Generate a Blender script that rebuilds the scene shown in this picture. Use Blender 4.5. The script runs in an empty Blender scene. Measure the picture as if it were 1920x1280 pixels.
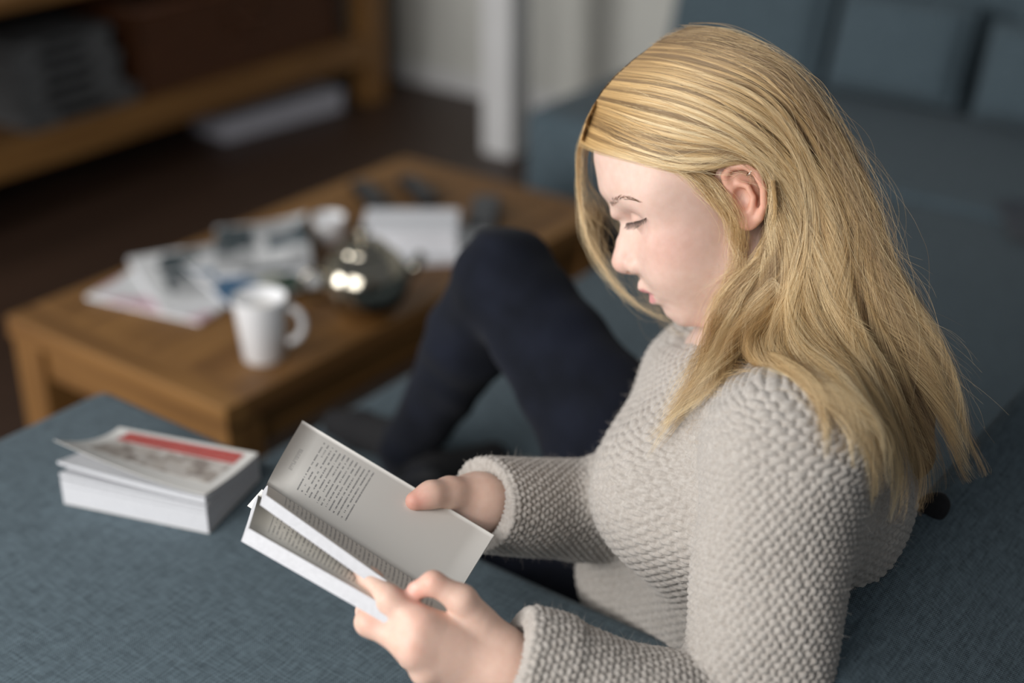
import bpy, math, random
import numpy as np
from mathutils import Vector, Matrix

# ------------------------------------------------------------------ camera, light, exposure
scene = bpy.context.scene
FPX, CX, CY = 2667.0, 960.0, 640.0
PITCH, YAW, CAMH = math.radians(26.5), math.radians(37.0), 1.55
FW = np.array([math.cos(YAW) * math.cos(PITCH), math.sin(YAW) * math.cos(PITCH), -math.sin(PITCH)])
RT = np.array([math.sin(YAW), -math.cos(YAW), 0.0])
UP = np.cross(RT, FW)
CAM = np.array([0.0, 0.0, CAMH])

cam = bpy.data.cameras.new('camera')
cam.lens = 36.0 * FPX / 1920.0
cam.sensor_width = 36.0
cam.clip_start = 0.05
cam.dof.use_dof = True
cam.dof.focus_distance = 1.275
cam.dof.aperture_fstop = 1.7
cam.dof.aperture_blades = 0
camo = bpy.data.objects.new('camera', cam)
scene.collection.objects.link(camo)
camo.matrix_world = Matrix(((RT[0], UP[0], -FW[0], CAM[0]), (RT[1], UP[1], -FW[1], CAM[1]), (RT[2], UP[2], -FW[2], CAM[2]), (0, 0, 0, 1)))
scene.camera = camo

world = bpy.data.worlds.new('room_light')
scene.world = world
world.use_nodes = True
bg = world.node_tree.nodes['Background']
bg.inputs[0].default_value = (0.90, 0.95, 1.0, 1)
bg.inputs[1].default_value = 0.14

def area_light(name, loc, target, sx, sy, power, col):
    l = bpy.data.lights.new(name, 'AREA')
    l.shape = 'RECTANGLE'; l.size = sx; l.size_y = sy; l.energy = power; l.color = col
    o = bpy.data.objects.new(name, l); scene.collection.objects.link(o)
    o.location = loc
    o.rotation_euler = (Vector(target) - Vector(loc)).to_track_quat('-Z', 'Y').to_euler()
    return o
# daylight from the windows to the left of the photographer and behind
area_light('window_light', (-0.75, 0.95, 1.75), (1.05, 0.7, 0.85), 1.3, 1.3, 46, (1.0, 0.975, 0.95))
wl2 = area_light('window_light', (-1.3, 3.5, 1.7), (2.9, 2.7, 0.6), 1.2, 1.5, 38, (1.0, 0.98, 0.96))
wl2.data.spread = math.radians(110)      # no reveal modelled; beam narrowed so little of it reaches her face

scene.view_settings.view_transform = 'Standard'
scene.view_settings.look = 'None'
scene.view_settings.exposure = 0.0
scene.view_settings.gamma = 1.0
scene.view_settings.use_curve_mapping = False
scene.cycles.use_denoising = True
scene.cycles.max_bounces = 6; scene.cycles.diffuse_bounces = 3; scene.cycles.glossy_bounces = 3; scene.cycles.transmission_bounces = 4

random.seed(7)
rng = np.random.default_rng(7)

# ------------------------------------------------------------------ helpers
COL = scene.collection

def at(x, y, d):
    return CAM + d * (FW + (x - CX) / FPX * RT + (CY - y) / FPX * UP)

def link(name, me, mat=None, parent=None, smooth=False):
    o = bpy.data.objects.new(name, me); COL.objects.link(o)
    if mat is not None: me.materials.append(mat)
    if parent is not None: o.parent = parent
    if smooth and hasattr(me, 'polygons'):
        me.polygons.foreach_set('use_smooth', [True] * len(me.polygons))
    return o

def tag(o, label=None, cat=None, group=None, kind=None):
    for k, v in (('label', label), ('category', cat), ('group', group), ('kind', kind)):
        if v: o[k] = v
    return o

def empty(name, loc=(0, 0, 0), rz=0.0):
    o = bpy.data.objects.new(name, None); COL.objects.link(o)
    o.location = loc; o.rotation_euler = (0, 0, rz); o.empty_display_size = 0.05
    return o

class MB:
    """collects shapes into one mesh"""
    def __init__(s): s.v = []; s.f = []
    def add(s, v, f):
        n = len(s.v); s.v += [tuple(p) for p in v]; s.f += [tuple(i + n for i in q) for q in f]; return s
    def box(s, x0, x1, y0, y1, z0, z1):
        return s.add([(x0, y0, z0), (x1, y0, z0), (x1, y1, z0), (x0, y1, z0), (x0, y0, z1), (x1, y0, z1), (x1, y1, z1), (x0, y1, z1)],
                     [(0, 3, 2, 1), (4, 5, 6, 7), (0, 1, 5, 4), (1, 2, 6, 5), (2, 3, 7, 6), (3, 0, 4, 7)])
    def lathe(s, prof, n=40, c=(0, 0, 0)):
        v = []; f = []
        for r, z in prof:
            for i in range(n):
                a = 2 * math.pi * i / n; v.append((c[0] + r * math.cos(a), c[1] + r * math.sin(a), c[2] + z))
        for k in range(len(prof) - 1):
            for i in range(n):
                j = (i + 1) % n; f.append((k * n + i, k * n + j, (k + 1) * n + j, (k + 1) * n + i))
        return s.add(v, f)
    def tube(s, pts, rad, n=8, cap=True):
        pts = [Vector(p) for p in pts]
        if not hasattr(rad, '__len__'): rad = [rad] * len(pts)
        v = []; f = []
        t0 = (pts[1] - pts[0]).normalized()
        nrm = t0.orthogonal().normalized()
        for k, p in enumerate(pts):
            t = (pts[min(k + 1, len(pts) - 1)] - pts[max(k - 1, 0)]).normalized()
            nrm = (nrm - t * nrm.dot(t)).normalized(); b = t.cross(nrm)
            for i in range(n):
                a = 2 * math.pi * i / n; v.append(p + (nrm * math.cos(a) + b * math.sin(a)) * rad[k])
        for k in range(len(pts) - 1):
            for i in range(n):
                j = (i + 1) % n; f.append((k * n + i, k * n + j, (k + 1) * n + j, (k + 1) * n + i))
        if cap:
            f.append(tuple(range(n))[::-1]); m = (len(pts) - 1) * n; f.append(tuple(range(m, m + n)))
        return s.add(v, f)
    def mesh(s, name):
        me = bpy.data.meshes.new(name); me.from_pydata(s.v, [], s.f); me.update(); return me
    def build(s, name, mat, parent=None, smooth=False, bevel=0.0, seg=3, loc=None):
        o = link(name, s.mesh(name), mat, parent, smooth or bevel > 0)
        if loc is not None: o.location = loc
        if bevel:
            b = o.modifiers.new('bevel', 'BEVEL'); b.width = bevel; b.segments = seg; b.limit_method = 'ANGLE'; b.harden_normals = True
        return o

# ------------------------------------------------------------------ materials
def newmat(name):
    m = bpy.data.materials.new(name); m.use_nodes = True
    nt = m.node_tree; b = nt.nodes['Principled BSDF']
    return m, nt, b

def N(nt, kind, **kw):
    n = nt.nodes.new(kind)
    for k, v in kw.items():
        if k in n.inputs: n.inputs[k].default_value = v
        else: setattr(n, k, v)
    return n

def L(nt, a, ao, b, bi): nt.links.new(a.outputs[ao], b.inputs[bi])

def ramp(nt, stops):
    r = nt.nodes.new('ShaderNodeValToRGB'); e = r.color_ramp.elements
    while len(e) < len(stops): e.new(0.5)
    for k, (p, c) in enumerate(stops): e[k].position = p; e[k].color = (*c, 1)
    return r

def plain(name, col, rough=0.6, var=0.08, scale=30, bump=0.0, metal=0.0, spec=0.5):
    m, nt, b = newmat(name)
    tc = N(nt, 'ShaderNodeTexCoord'); no = N(nt, 'ShaderNodeTexNoise', Scale=scale, Detail=4.0)
    L(nt, tc, 'Object', no, 'Vector')
    r = ramp(nt, [(0.3, tuple(c * (1 - var) for c in col)), (0.7, tuple(min(1, c * (1 + var)) for c in col))])
    L(nt, no, 'Fac', r, 'Fac'); L(nt, r, 'Color', b, 'Base Color')
    b.inputs['Roughness'].default_value = rough; b.inputs['Metallic'].default_value = metal
    b.inputs['Specular IOR Level'].default_value = spec
    if bump:
        bp = N(nt, 'ShaderNodeBump', Strength=bump, Distance=0.002); L(nt, no, 'Fac', bp, 'Height'); L(nt, bp, 'Normal', b, 'Normal')
    return m

def wood(name, c0, c1, axis='X', rough=0.55, sc=1.0):
    m, nt, b = newmat(name)
    tc = N(nt, 'ShaderNodeTexCoord'); mp = N(nt, 'ShaderNodeMapping')
    s = {'X': (1.5, 26, 26), 'Y': (26, 1.5, 26), 'Z': (26, 26, 1.5)}[axis]
    mp.inputs['Scale'].default_value = tuple(k * sc for k in s)
    no = N(nt, 'ShaderNodeTexNoise', Scale=1.0, Detail=6.0, Distortion=0.6)
    L(nt, tc, 'Object', mp, 'Vector'); L(nt, mp, 'Vector', no, 'Vector')
    r = ramp(nt, [(0.3, c0), (0.68, c1)]); L(nt, no, 'Fac', r, 'Fac'); L(nt, r, 'Color', b, 'Base Color')
    b.inputs['Roughness'].default_value = rough
    bp = N(nt, 'ShaderNodeBump', Strength=0.15, Distance=0.001); L(nt, no, 'Fac', bp, 'Height'); L(nt, bp, 'Normal', b, 'Normal')
    return m

def fabric(name, dark, light, scale=370.0):
    """plain weave: warp and weft threads of two blues, with slubs"""
    m, nt, b = newmat(name)
    tc = N(nt, 'ShaderNodeTexCoord'); sep = N(nt, 'ShaderNodeSeparateXYZ'); L(nt, tc, 'Object', sep, 'Vector')
    def wave(out, ph):
        a = N(nt, 'ShaderNodeMath', operation='MULTIPLY'); a.inputs[1].default_value = scale * 2 * math.pi / 1.0 * 1.0
        L(nt, sep, out, a, 0)
        q = N(nt, 'ShaderNodeMath', operation='ADD'); q.inputs[1].default_value = ph; L(nt, a, 0, q, 0)
        s = N(nt, 'ShaderNodeMath', operation='SINE'); L(nt, q, 0, s, 0); return s
    sx, sy, sz = wave('X', 0), wave('Y', 0.7), wave('Z', 1.3)
    m1 = N(nt, 'ShaderNodeMath', operation='MULTIPLY'); L(nt, sx, 0, m1, 0); L(nt, sy, 0, m1, 1)
    m2 = N(nt, 'ShaderNodeMath', operation='MULTIPLY'); L(nt, sy, 0, m2, 0); L(nt, sz, 0, m2, 1)
    m3 = N(nt, 'ShaderNodeMath', operation='MULTIPLY'); L(nt, sx, 0, m3, 0); L(nt, sz, 0, m3, 1)
    # choose the two threads that lie in the surface
    g = N(nt, 'ShaderNodeNewGeometry'); sn = N(nt, 'ShaderNodeSeparateXYZ'); L(nt, g, 'Normal', sn, 'Vector')
    def sq(o):
        k = N(nt, 'ShaderNodeMath', operation='MULTIPLY'); L(nt, sn, o, k, 0); L(nt, sn, o, k, 1); return k
    acc = None
    for w, nn in ((m1, 'Z'), (m2, 'X'), (m3, 'Y')):
        k = N(nt, 'ShaderNodeMath', operation='MULTIPLY'); L(nt, w, 0, k, 0); q = sq(nn); L(nt, q, 0, k, 1)
        if acc is None: acc = k
        else:
            a = N(nt, 'ShaderNodeMath', operation='ADD'); L(nt, acc, 0, a, 0); L(nt, k, 0, a, 1); acc = a
    hs = N(nt, 'ShaderNodeMath', operation='MULTIPLY_ADD'); hs.inputs[1].default_value = 0.5; hs.inputs[2].default_value = 0.5; L(nt, acc, 0, hs, 0)
    mp = N(nt, 'ShaderNodeMapping'); mp.inputs['Scale'].default_value = (45, 420, 200); L(nt, tc, 'Object', mp, 'Vector')
    n1 = N(nt, 'ShaderNodeTexNoise', Scale=1.0, Detail=3.0); L(nt, mp, 'Vector', n1, 'Vector')
    mp2 = N(nt, 'ShaderNodeMapping'); mp2.inputs['Scale'].default_value = (420, 45, 200); L(nt, tc, 'Object', mp2, 'Vector')
    n2 = N(nt, 'ShaderNodeTexNoise', Scale=1.0, Detail=3.0); L(nt, mp2, 'Vector', n2, 'Vector')
    ad = N(nt, 'ShaderNodeMath', operation='ADD'); L(nt, n1, 'Fac', ad, 0); L(nt, n2, 'Fac', ad, 1)
    mix = N(nt, 'ShaderNodeMath', operation='MULTIPLY_ADD'); mix.inputs[1].default_value = 0.7; mix.inputs[2].default_value = -0.7 ; L(nt, ad, 0, mix, 0)
    tot = N(nt, 'ShaderNodeMath', operation='ADD'); L(nt, mix, 0, tot, 0); L(nt, hs, 0, tot, 1)
    r = ramp(nt, [(0.05, dark), (0.95, light)]); L(nt, tot, 0, r, 'Fac'); L(nt, r, 'Color', b, 'Base Color')
    b.inputs['Roughness'].default_value = 0.85; b.inputs['Specular IOR Level'].default_value = 0.25
    b.inputs['Sheen Weight'].default_value = 0.08; b.inputs['Sheen Roughness'].default_value = 0.5
    bp = N(nt, 'ShaderNodeBump', Strength=0.5, Distance=0.0008); L(nt, hs, 0, bp, 'Height'); L(nt, bp, 'Normal', b, 'Normal')
    return m

M = {}
M['sofa'] = fabric('sofa_fabric', (0.008, 0.018, 0.026), (0.158, 0.218, 0.256))
M['oak'] = wood('oak', (0.135, 0.058, 0.014), (0.30, 0.148, 0.042), 'X')
M['oak_y'] = wood('oak_y', (0.135, 0.058, 0.014), (0.30, 0.148, 0.042), 'Y')
M['oak_z'] = wood('oak_z', (0.135, 0.058, 0.014), (0.30, 0.148, 0.042), 'Z')
M['floor'] = wood('dark_floor', (0.028, 0.014, 0.008), (0.055, 0.028, 0.017), 'X', 0.5, 0.5)
M['wall'] = plain('wall_paint', (0.58, 0.58, 0.54), 0.8, 0.03, 8)
M['white_paint'] = plain('white_paint', (0.66, 0.66, 0.66), 0.5, 0.03, 8)
M['wicker'] = plain('wicker', (0.10, 0.035, 0.012), 0.6, 0.35, 60, 0.4)
M['ceramic'] = plain('ceramic', (0.92, 0.93, 0.95), 0.25, 0.01, 5)
M['tea'] = plain('milky_tea', (0.78, 0.72, 0.62), 0.3, 0.03, 10)
M['steel'] = plain('polished_steel', (0.50, 0.46, 0.38), 0.10, 0.03, 10, metal=1.0)
M['black'] = plain('black_plastic', (0.012, 0.012, 0.014), 0.35, 0.1, 50)
M['paper'] = plain('paper', (0.82, 0.80, 0.76), 0.8, 0.02, 40)
M['paper_white'] = plain('paper_white', (0.88, 0.89, 0.93), 0.75, 0.02, 40)
M['cover_white'] = plain('cover_white', (0.84, 0.83, 0.80), 0.45, 0.02, 30)
M['red'] = plain('cover_red', (0.50, 0.055, 0.045), 0.4, 0.1, 60)
M['greypaper'] = plain('grey_paper', (0.10, 0.105, 0.11), 0.6, 0.15, 20)
M['box'] = plain('box_white', (0.55, 0.55, 0.62), 0.6, 0.03, 10)

# ------------------------------------------------------------------ the setting
tag(MB().box(-3.0, 4.6, -2.5, 4.6, -0.05, 0.0).build('floor', M['floor']), 'dark brown wooden floor of the living room', kind='structure')
tag(MB().box(4.05, 4.17, -2.5, 4.6, 0, 2.6).build('wall_end', M['wall']), 'pale painted wall behind the far sofa cushions', kind='structure')
tag(MB().box(-3.0, 4.05, 4.02, 4.14, 0, 2.6).build('wall_far', M['wall']), 'wall behind the wooden media cabinet', kind='structure')
tag(MB().box(3.55, 3.66, 2.68, 2.80, 0, 2.6).build('trim_1', M['white_paint'], bevel=0.006), 'white painted post beside the far sofa end', kind='structure')
tag(MB().box(4.035, 4.05, 2.80, 4.02, 0, 0.07).build('baseboard_end', M['white_paint']), 'white baseboard along the end wall', kind='structure')

# ------------------------------------------------------------------ sofa
def soft_box(name, x0, x1, y0, y1, z0, z1, mat, parent, r=0.04, seg=5, puff=0.0, nsub=10):
    """upholstered block: rounded edges and a slightly crowned top"""
    mb = MB()
    n = nsub
    import itertools
    idx = {}
    def vid(i, j, k):
        key = (i, j, k)
        if key not in idx:
            a, b, c = i / n, j / n, k / n
            z = z0 + (z1 - z0) * c
            if puff: z += puff * c * (1 - (2 * a - 1) ** 4) * (1 - (2 * b - 1) ** 4)
            mb.v.append((x0 + (x1 - x0) * a, y0 + (y1 - y0) * b, z)); idx[key] = len(mb.v) - 1
        return idx[key]
    for a in range(n):
        for b in range(n):
            mb.f.append((vid(a, b, 0), vid(a, b + 1, 0), vid(a + 1, b + 1, 0), vid(a + 1, b, 0)))
            mb.f.append((vid(a, b, n), vid(a + 1, b, n), vid(a + 1, b + 1, n), vid(a, b + 1, n)))
            mb.f.append((vid(a, 0, b), vid(a + 1, 0, b), vid(a + 1, 0, b + 1), vid(a, 0, b + 1)))
            mb.f.append((vid(a, n, b), vid(a, n, b + 1), vid(a + 1, n, b + 1), vid(a + 1, n, b)))
            mb.f.append((vid(0, a, b), vid(0, a, b + 1), vid(0, a + 1, b + 1), vid(0, a + 1, b)))
            mb.f.append((vid(n, a, b), vid(n, a + 1, b), vid(n, a + 1, b + 1), vid(n, a, b + 1)))
    return mb.build(name, mat, parent, bevel=r, seg=seg)

sofa = empty('corner_sofa', (1.0, 0.8, 0))
def sp(name, *a, **k):
    x0, x1, y0, y1, z0, z1 = a
    return soft_box(name, x0 - 1.0, x1 - 1.0, y0 - 0.8, y1 - 0.8, z0, z1, M['sofa'], sofa, **k)
ARMX, ARMZ, BACKY, BACKZ = 1.012, 0.65, 0.395, 0.81
sp('armrest', 0.46, ARMX, -0.04, 1.445, 0.06, ARMZ, r=0.022, puff=0.004)
bkr = sp('backrest', 0.88, 4.0, -0.04, BACKY, 0.06, BACKZ, r=0.05)
for vv in bkr.data.vertices:      # the back slopes down away from the seat, steepened to darken its top
    if vv.co.z > 0.06: vv.co.z -= (vv.co.z - 0.06) / (BACKZ - 0.06) * 0.30 * max(0.0, (BACKY - 0.8 - vv.co.y)) / 0.43
sp('seat', ARMX + 0.004, 2.92, BACKY + 0.003, 1.45, 0.10, 0.418, r=0.035, puff=0.006)
sp('chaise_seat', 2.925, 3.60, BACKY + 0.003, 2.17, 0.10, 0.42, r=0.035, puff=0.006)
sp('side_backrest', 3.78, 4.0, BACKY + 0.003, 2.17, 0.06, 0.78, r=0.05)
for x, y in ((0.55, 0.1), (0.55, 1.38), (3.9, 0.1), (3.9, 2.1), (2.98, 2.1), (1.9, 1.38)):
    MB().box(x - 1.03, x - 0.97, y - 0.83, y - 0.77, 0, 0.11).build('foot', M['black'], sofa, bevel=0.004)
tag(sofa, 'large grey-blue fabric corner sofa with wide armrest, the one the woman sits on', 'sofa')

def cushion(name, w, h, t, loc, tilt, label):
    """a stuffed rectangular cushion standing on its lower edge, facing -X"""
    n = 16; mb = MB()
    def surf(sg):
        out = []
        for i in range(n + 1):
            for j in range(n + 1):
                a, b = 2 * i / n - 1, 2 * j / n - 1
                e = (1 - abs(a) ** 5) * (1 - abs(b) ** 5)
                th = t * 0.5 * (0.30 + 0.70 * max(0, (1 - a * a) * (1 - b * b)) ** 0.35) * (1 if e > 0 else 0.25)
                ka = 1 - 0.035 * (1 - b * b); kb = 1 - 0.035 * (1 - a * a)
                out.append((sg * th, a * w / 2 * (2 - kb) * 0.98, h / 2 + b * h / 2 * (2 - ka) * 0.98))
        return out
    f = [(i * (n + 1) + j, i * (n + 1) + j + 1, (i + 1) * (n + 1) + j + 1, (i + 1) * (n + 1) + j) for i in range(n) for j in range(n)]
    A, B = surf(-1), surf(1)
    mb.add(A, [q[::-1] for q in f]); mb.add(B, f)
    m = n + 1; off = m * m
    for i in range(n):
        for (p, q) in ((i * m, (i + 1) * m), ((i + 1) * m + n, i * m + n), (i + 1, i), (n * m + i, n * m + i + 1)):
            mb.f.append((p, q, q + off, p + off))
    o = mb.build(name, M['sofa'], None, smooth=True)
    o.location = loc; o.rotation_euler = (0, tilt, 0)
    s = o.modifiers.new('soft', 'SUBSURF'); s.levels = 1; s.render_levels = 1
    return tag(o, label, 'cushion', 'back cushions on the far side of the sofa')
cushion('sofa_cushion', 0.50, 0.40, 0.17, (3.60, 1.895, 0.425), 0.30, 'pale grey-blue back cushion beside the white wall, leftmost of the row')
cushion('sofa_cushion', 0.38, 0.27, 0.16, (3.58, 1.43, 0.425), 0.30, 'middle dark back cushion of the row on the far sofa side')
cushion('sofa_cushion', 0.42, 0.25, 0.16, (3.55, 0.985, 0.425), 0.30, 'rightmost dark back cushion in the top right corner')

# ------------------------------------------------------------------ coffee table
TX0, TX1, TY0, TY1, TZ = 1.355, 2.50, 1.615, 2.215, 0.40
table = empty('coffee_table', ((TX0 + TX1) / 2, (TY0 + TY1) / 2, 0))
hx, hy = (TX1 - TX0) / 2, (TY1 - TY0) / 2
tag(table, 'low oak coffee table with mug and magazines on it', 'table')
fb = 0.07
MB().box(-hx, -hx + fb, -hy, hy, TZ - 0.045, TZ).build('end_board', M['oak_y'], table, bevel=0.003)
MB().box(hx - fb, hx, -hy, hy, TZ - 0.045, TZ).build('end_board', M['oak_y'], table, bevel=0.003)
MB().box(-hx + fb, hx - fb, -hy, -hy + fb, TZ - 0.045, TZ).build('side_board', M['oak'], table, bevel=0.003)
MB().box(-hx + fb, hx - fb, hy - fb, hy, TZ - 0.045, TZ).build('side_board', M['oak'], table, bevel=0.003)
npl = 5; pw = (2 * hy - 2 * fb) / npl
for i in range(npl):
    y0 = -hy + fb + i * pw
    MB().box(-hx + fb, hx - fb, y0, y0 + pw, TZ - 0.045, TZ - 0.0006).build('plank', M['oak'], table, bevel=0.0015)
for sx in (-1, 1):
    for sy in (-1, 1):
        cx, cy = sx * (hx - 0.045), sy * (hy - 0.045)
        MB().box(cx - 0.04, cx + 0.04, cy - 0.04, cy + 0.04, 0, TZ - 0.045).build('leg', M['oak_z'], table, bevel=0.003)
for sy in (-1, 1):
    c = sy * (hy - 0.03); MB().box(-hx + 0.085, hx - 0.085, c - 0.012, c + 0.012, TZ - 0.115, TZ - 0.045).build('apron', M['oak'], table, bevel=0.002)
for sx in (-1, 1):
    c = sx * (hx - 0.03); MB().box(c - 0.012, c + 0.012, -hy + 0.085, hy - 0.085, TZ - 0.115, TZ - 0.045).build('apron', M['oak_y'], table, bevel=0.002)

# mug
mug = empty('mug', (1.527, 1.70, TZ), math.atan2(-0.8, 0.6) + 0.15)
MB().lathe([(0.0, 0.0), (0.033, 0.0), (0.036, 0.003), (0.047, 0.116), (0.0475, 0.119), (0.0455, 0.1195), (0.044, 0.116), (0.034, 0.008), (0.0, 0.007)], 48).build('cup', M['ceramic'], mug, smooth=True)
MB().tube([(0.042 + 0.030 * math.sin(a) , 0, 0.062 + 0.034 * math.cos(a)) for a in np.linspace(0.05, math.pi - 0.05, 18)], 0.0065, 12).build('handle', M['ceramic'], mug, smooth=True)
MB().lathe([(0.0, 0.088), (0.0415, 0.088)], 40).build('drink', M['tea'], mug, smooth=True)
tag(mug, 'white tapered ceramic mug on the coffee table', 'mug')

# round steel pot
pot = empty('steel_teapot', (1.765, 1.672, TZ), -0.6); pot.scale = (1.18, 1.18, 1.12)
prof = [(0.0, 0.0), (0.036, 0.0), (0.040, 0.004)] + [(0.012 + 0.0 + 0.060 * math.sin(a), 0.066 - 0.060 * math.cos(a)) for a in np.linspace(0.75, 2.65, 20)]
MB().lathe(prof, 48).build('pot_body', M['steel'], pot, smooth=True)
MB().lathe([(0.040, 0.119), (0.040, 0.123), (0.034, 0.130), (0.018, 0.137), (0.006, 0.139), (0.005, 0.144), (0.011, 0.150), (0.011, 0.156), (0.0, 0.160)], 40).build('lid', M['steel'], pot, smooth=True)
MB().tube([(-0.066, 0, 0.09), (-0.088, 0, 0.095), (-0.10, 0, 0.075), (-0.092, 0, 0.045), (-0.066, 0, 0.035)], 0.005, 10).build('handle', M['steel'], pot, smooth=True)
MB().tube([(0.062, 0, 0.06), (0.082, 0, 0.078), (0.094, 0, 0.10)], [0.013, 0.010, 0.008], 12).build('spout', M['steel'], pot, smooth=True)
tag(pot, 'round polished steel teapot beside the mug', 'teapot')

# printed magazine material: columns of pictures and text blocks
def printed(name, seed, cols, scale=16):
    m, nt, b = newmat(name)
    tc = N(nt, 'ShaderNodeTexCoord'); mp = N(nt, 'ShaderNodeMapping'); mp.inputs['Location'].default_value = (seed * 3.1, seed * 1.7, 0)
    L(nt, tc, 'Object', mp, 'Vector')
    vo = N(nt, 'ShaderNodeTexVoronoi', Scale=scale); vo.distance = 'CHEBYCHEV'; L(nt, mp, 'Vector', vo, 'Vector')
    sp_ = N(nt, 'ShaderNodeSeparateColor'); L(nt, vo, 'Color', sp_, 'Color')
    r = ramp(nt, cols); r.color_ramp.interpolation = 'CONSTANT'; L(nt, sp_, 'Red', r, 'Fac')
    L(nt, r, 'Color', b, 'Base Color'); b.inputs['Roughness'].default_value = 0.45
    return m
W_ = (0.74, 0.75, 0.76)
M['mag1'] = printed('magazine_print_a', 1, [(0, W_), (0.28, (0.05, 0.07, 0.08)), (0.48, (0.42, 0.43, 0.44)), (0.60, W_), (0.72, (0.12, 0.15, 0.17)), (0.86, W_)], 12)
M['mag2'] = printed('magazine_print_b', 2, [(0, (0.45, 0.45, 0.30)), (0.25, W_), (0.40, (0.02, 0.05, 0.03)), (0.60, (0.05, 0.14, 0.26)), (0.80, W_)], 11)
M['mag3'] = printed('magazine_print_c', 3, [(0, W_), (0.5, (0.60, 0.40, 0.46)), (0.65, (0.45, 0.45, 0.50)), (0.8, W_)], 13)

def magazine(loc, rz, w, d, t, mat, label, curl=0.0, name='magazine', cat='magazine', group='magazines spread on the coffee table'):
    root = empty(name, loc, rz)
    MB().box(-w / 2, w / 2, -d / 2 + 0.002, d / 2 - 0.002, 0.0006, t - 0.0006).build('pages', M['paper_white'], root)
    n = 12; mb = MB()
    for i in range(n + 1):
        x = -w / 2 + w * i / n; z = t + curl * (i / n) ** 3
        mb.v += [(x, -d / 2, z), (x, d / 2, z), (x, -d / 2, z - 0.0006), (x, d / 2, z - 0.0006)]
    for i in range(n):
        a, b = i * 4, i * 4 + 4
        mb.f += [(a, b, b + 1, a + 1), (a + 2, a + 3, b + 3, b + 2), (a, a + 2, b + 2, b), (a + 1, b + 1, b + 3, a + 3)]
    mb.build('front_cover', mat, root, smooth=False)
    MB().box(-w / 2, w / 2, -d / 2, d / 2, 0, 0.0006).build('back_cover', mat, root)
    return tag(root, label, cat, group)
magazine((1.625, 2.045, TZ), 0.20, 0.21, 0.27, 0.006, M['mag3'], 'magazine with pinkish print at the bottom left of the pile')
magazine((1.725, 2.03, TZ + 0.0075), -0.46, 0.30, 0.28, 0.007, M['mag1'], 'wide magazine with dark photographs in the middle of the pile', 0.0)
magazine((1.745, 1.955, TZ + 0.0155), -0.35, 0.20, 0.24, 0.006, M['mag2'], 'magazine with green and blue photographs nearest the mug', 0.0)
magazine((1.835, 2.02, TZ + 0.0225), -0.75, 0.19, 0.26, 0.005, M['mag1'], 'whitish magazine with upturned edge at the far end of the pile', 0.02)

# stack of paper by the knee
magazine((2.09, 1.79, TZ), -0.80, 0.26, 0.19, 0.010, M['mag3'], 'magazine with reddish print lying under the white paper stack', name='magazine', group='things stacked behind the teapot')
def paper_stack(loc, rz, w, d, h, label):
    root = empty('paper_stack', loc, rz)
    k = 8
    for i in range(k):
        z0, z1 = h * i / k, h * (i + 1) / k
        dx, dy = random.uniform(-0.003, 0.003), random.uniform(-0.003, 0.003)
        MB().box(-w / 2 + dx, w / 2 + dx, -d / 2 + dy, d / 2 + dy, z0, z1 - 0.0004).build('paper_bundle', M['paper_white'], root)
    return tag(root, label, 'paper stack')
paper_stack((2.07, 1.82, TZ + 0.0105), -0.93, 0.195, 0.135, 0.050, 'thick stack of white paper behind the teapot')
roll = empty('paper_cup', (1.985, 1.975, TZ)); tag(roll, 'small white cup left of the white paper stack', 'cup')
MB().lathe([(0.0, 0.0), (0.024, 0.0), (0.033, 0.058), (0.034, 0.060), (0.031, 0.058), (0.022, 0.004), (0, 0.004)], 32).build('cup_wall', M['ceramic'], roll, smooth=True)
cs = empty('spectacle_case', (2.275, 1.79, TZ), 0.55); tag(cs, 'grey-blue case at the right end of the paper stack', 'case')
MB().box(-0.075, 0.075, -0.03, 0.03, 0, 0.018).build('case_base', M['greypaper'], cs, bevel=0.008)
MB().box(-0.075, 0.075, -0.03, 0.03, 0.0185, 0.036).build('case_lid', M['greypaper'], cs, bevel=0.008)

def remote(loc, rz, label):
    root = empty('remote_control', loc, rz)
    MB().box(-0.085, 0.085, -0.024, 0.024, 0.0, 0.02).build('remote_body', M['black'], root, bevel=0.006)
    mb = MB()
    for i in range(7):
        for j in range(3): mb.box(-0.07 + i * 0.02, -0.06 + i * 0.02, -0.016 + j * 0.012, -0.008 + j * 0.012, 0.0195, 0.0215)
    o = mb.build('buttons', M['greypaper'], root); o['kind'] = 'stuff'
    return tag(root, label, 'remote control', 'remote controls at the far end of the coffee table')
remote((2.22, 2.076, TZ), -2.12, 'black remote control at the far table edge, the left one of two')
remote((2.312, 2.01, TZ), -2.10, 'black remote control at the far table edge, the right one of two')

# ------------------------------------------------------------------ media cabinet
cab = empty('media_cabinet', (2.6, 3.70, 0)); tag(cab, 'low oak media cabinet with open shelf along the far wall', 'cabinet')
def cb(name, x0, x1, y0, y1, z0, z1, mat, **k): return MB().box(x0 - 2.6, x1 - 2.6, y0 - 3.7, y1 - 3.7, z0, z1).build(name, mat, cab, bevel=0.004, **k)
for x0 in (1.2, 1.93, 3.725):
    cb('leg', x0, x0 + 0.09, 3.45, 3.54, 0, 0.62, M['oak_z']); cb('leg', x0, x0 + 0.09, 3.90, 3.99, 0, 0.62, M['oak_z'])
cb('shelf_rail', 1.295, 1.925, 3.455, 3.485, 0.155, 0.25, M['oak']); cb('shelf_rail', 2.025, 3.72, 3.455, 3.485, 0.155, 0.25, M['oak'])
cb('shelf', 1.295, 1.925, 3.49, 3.95, 0.215, 0.245, M['oak']); cb('shelf', 2.025, 3.72, 3.49, 3.95, 0.215, 0.245, M['oak'])
cb('cabinet_top', 1.15, 3.86, 3.42, 4.0, 0.625, 0.67, M['oak'])
cb('back_panel', 1.3, 3.72, 3.965, 3.985, 0.25, 0.62, M['black'])

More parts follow.
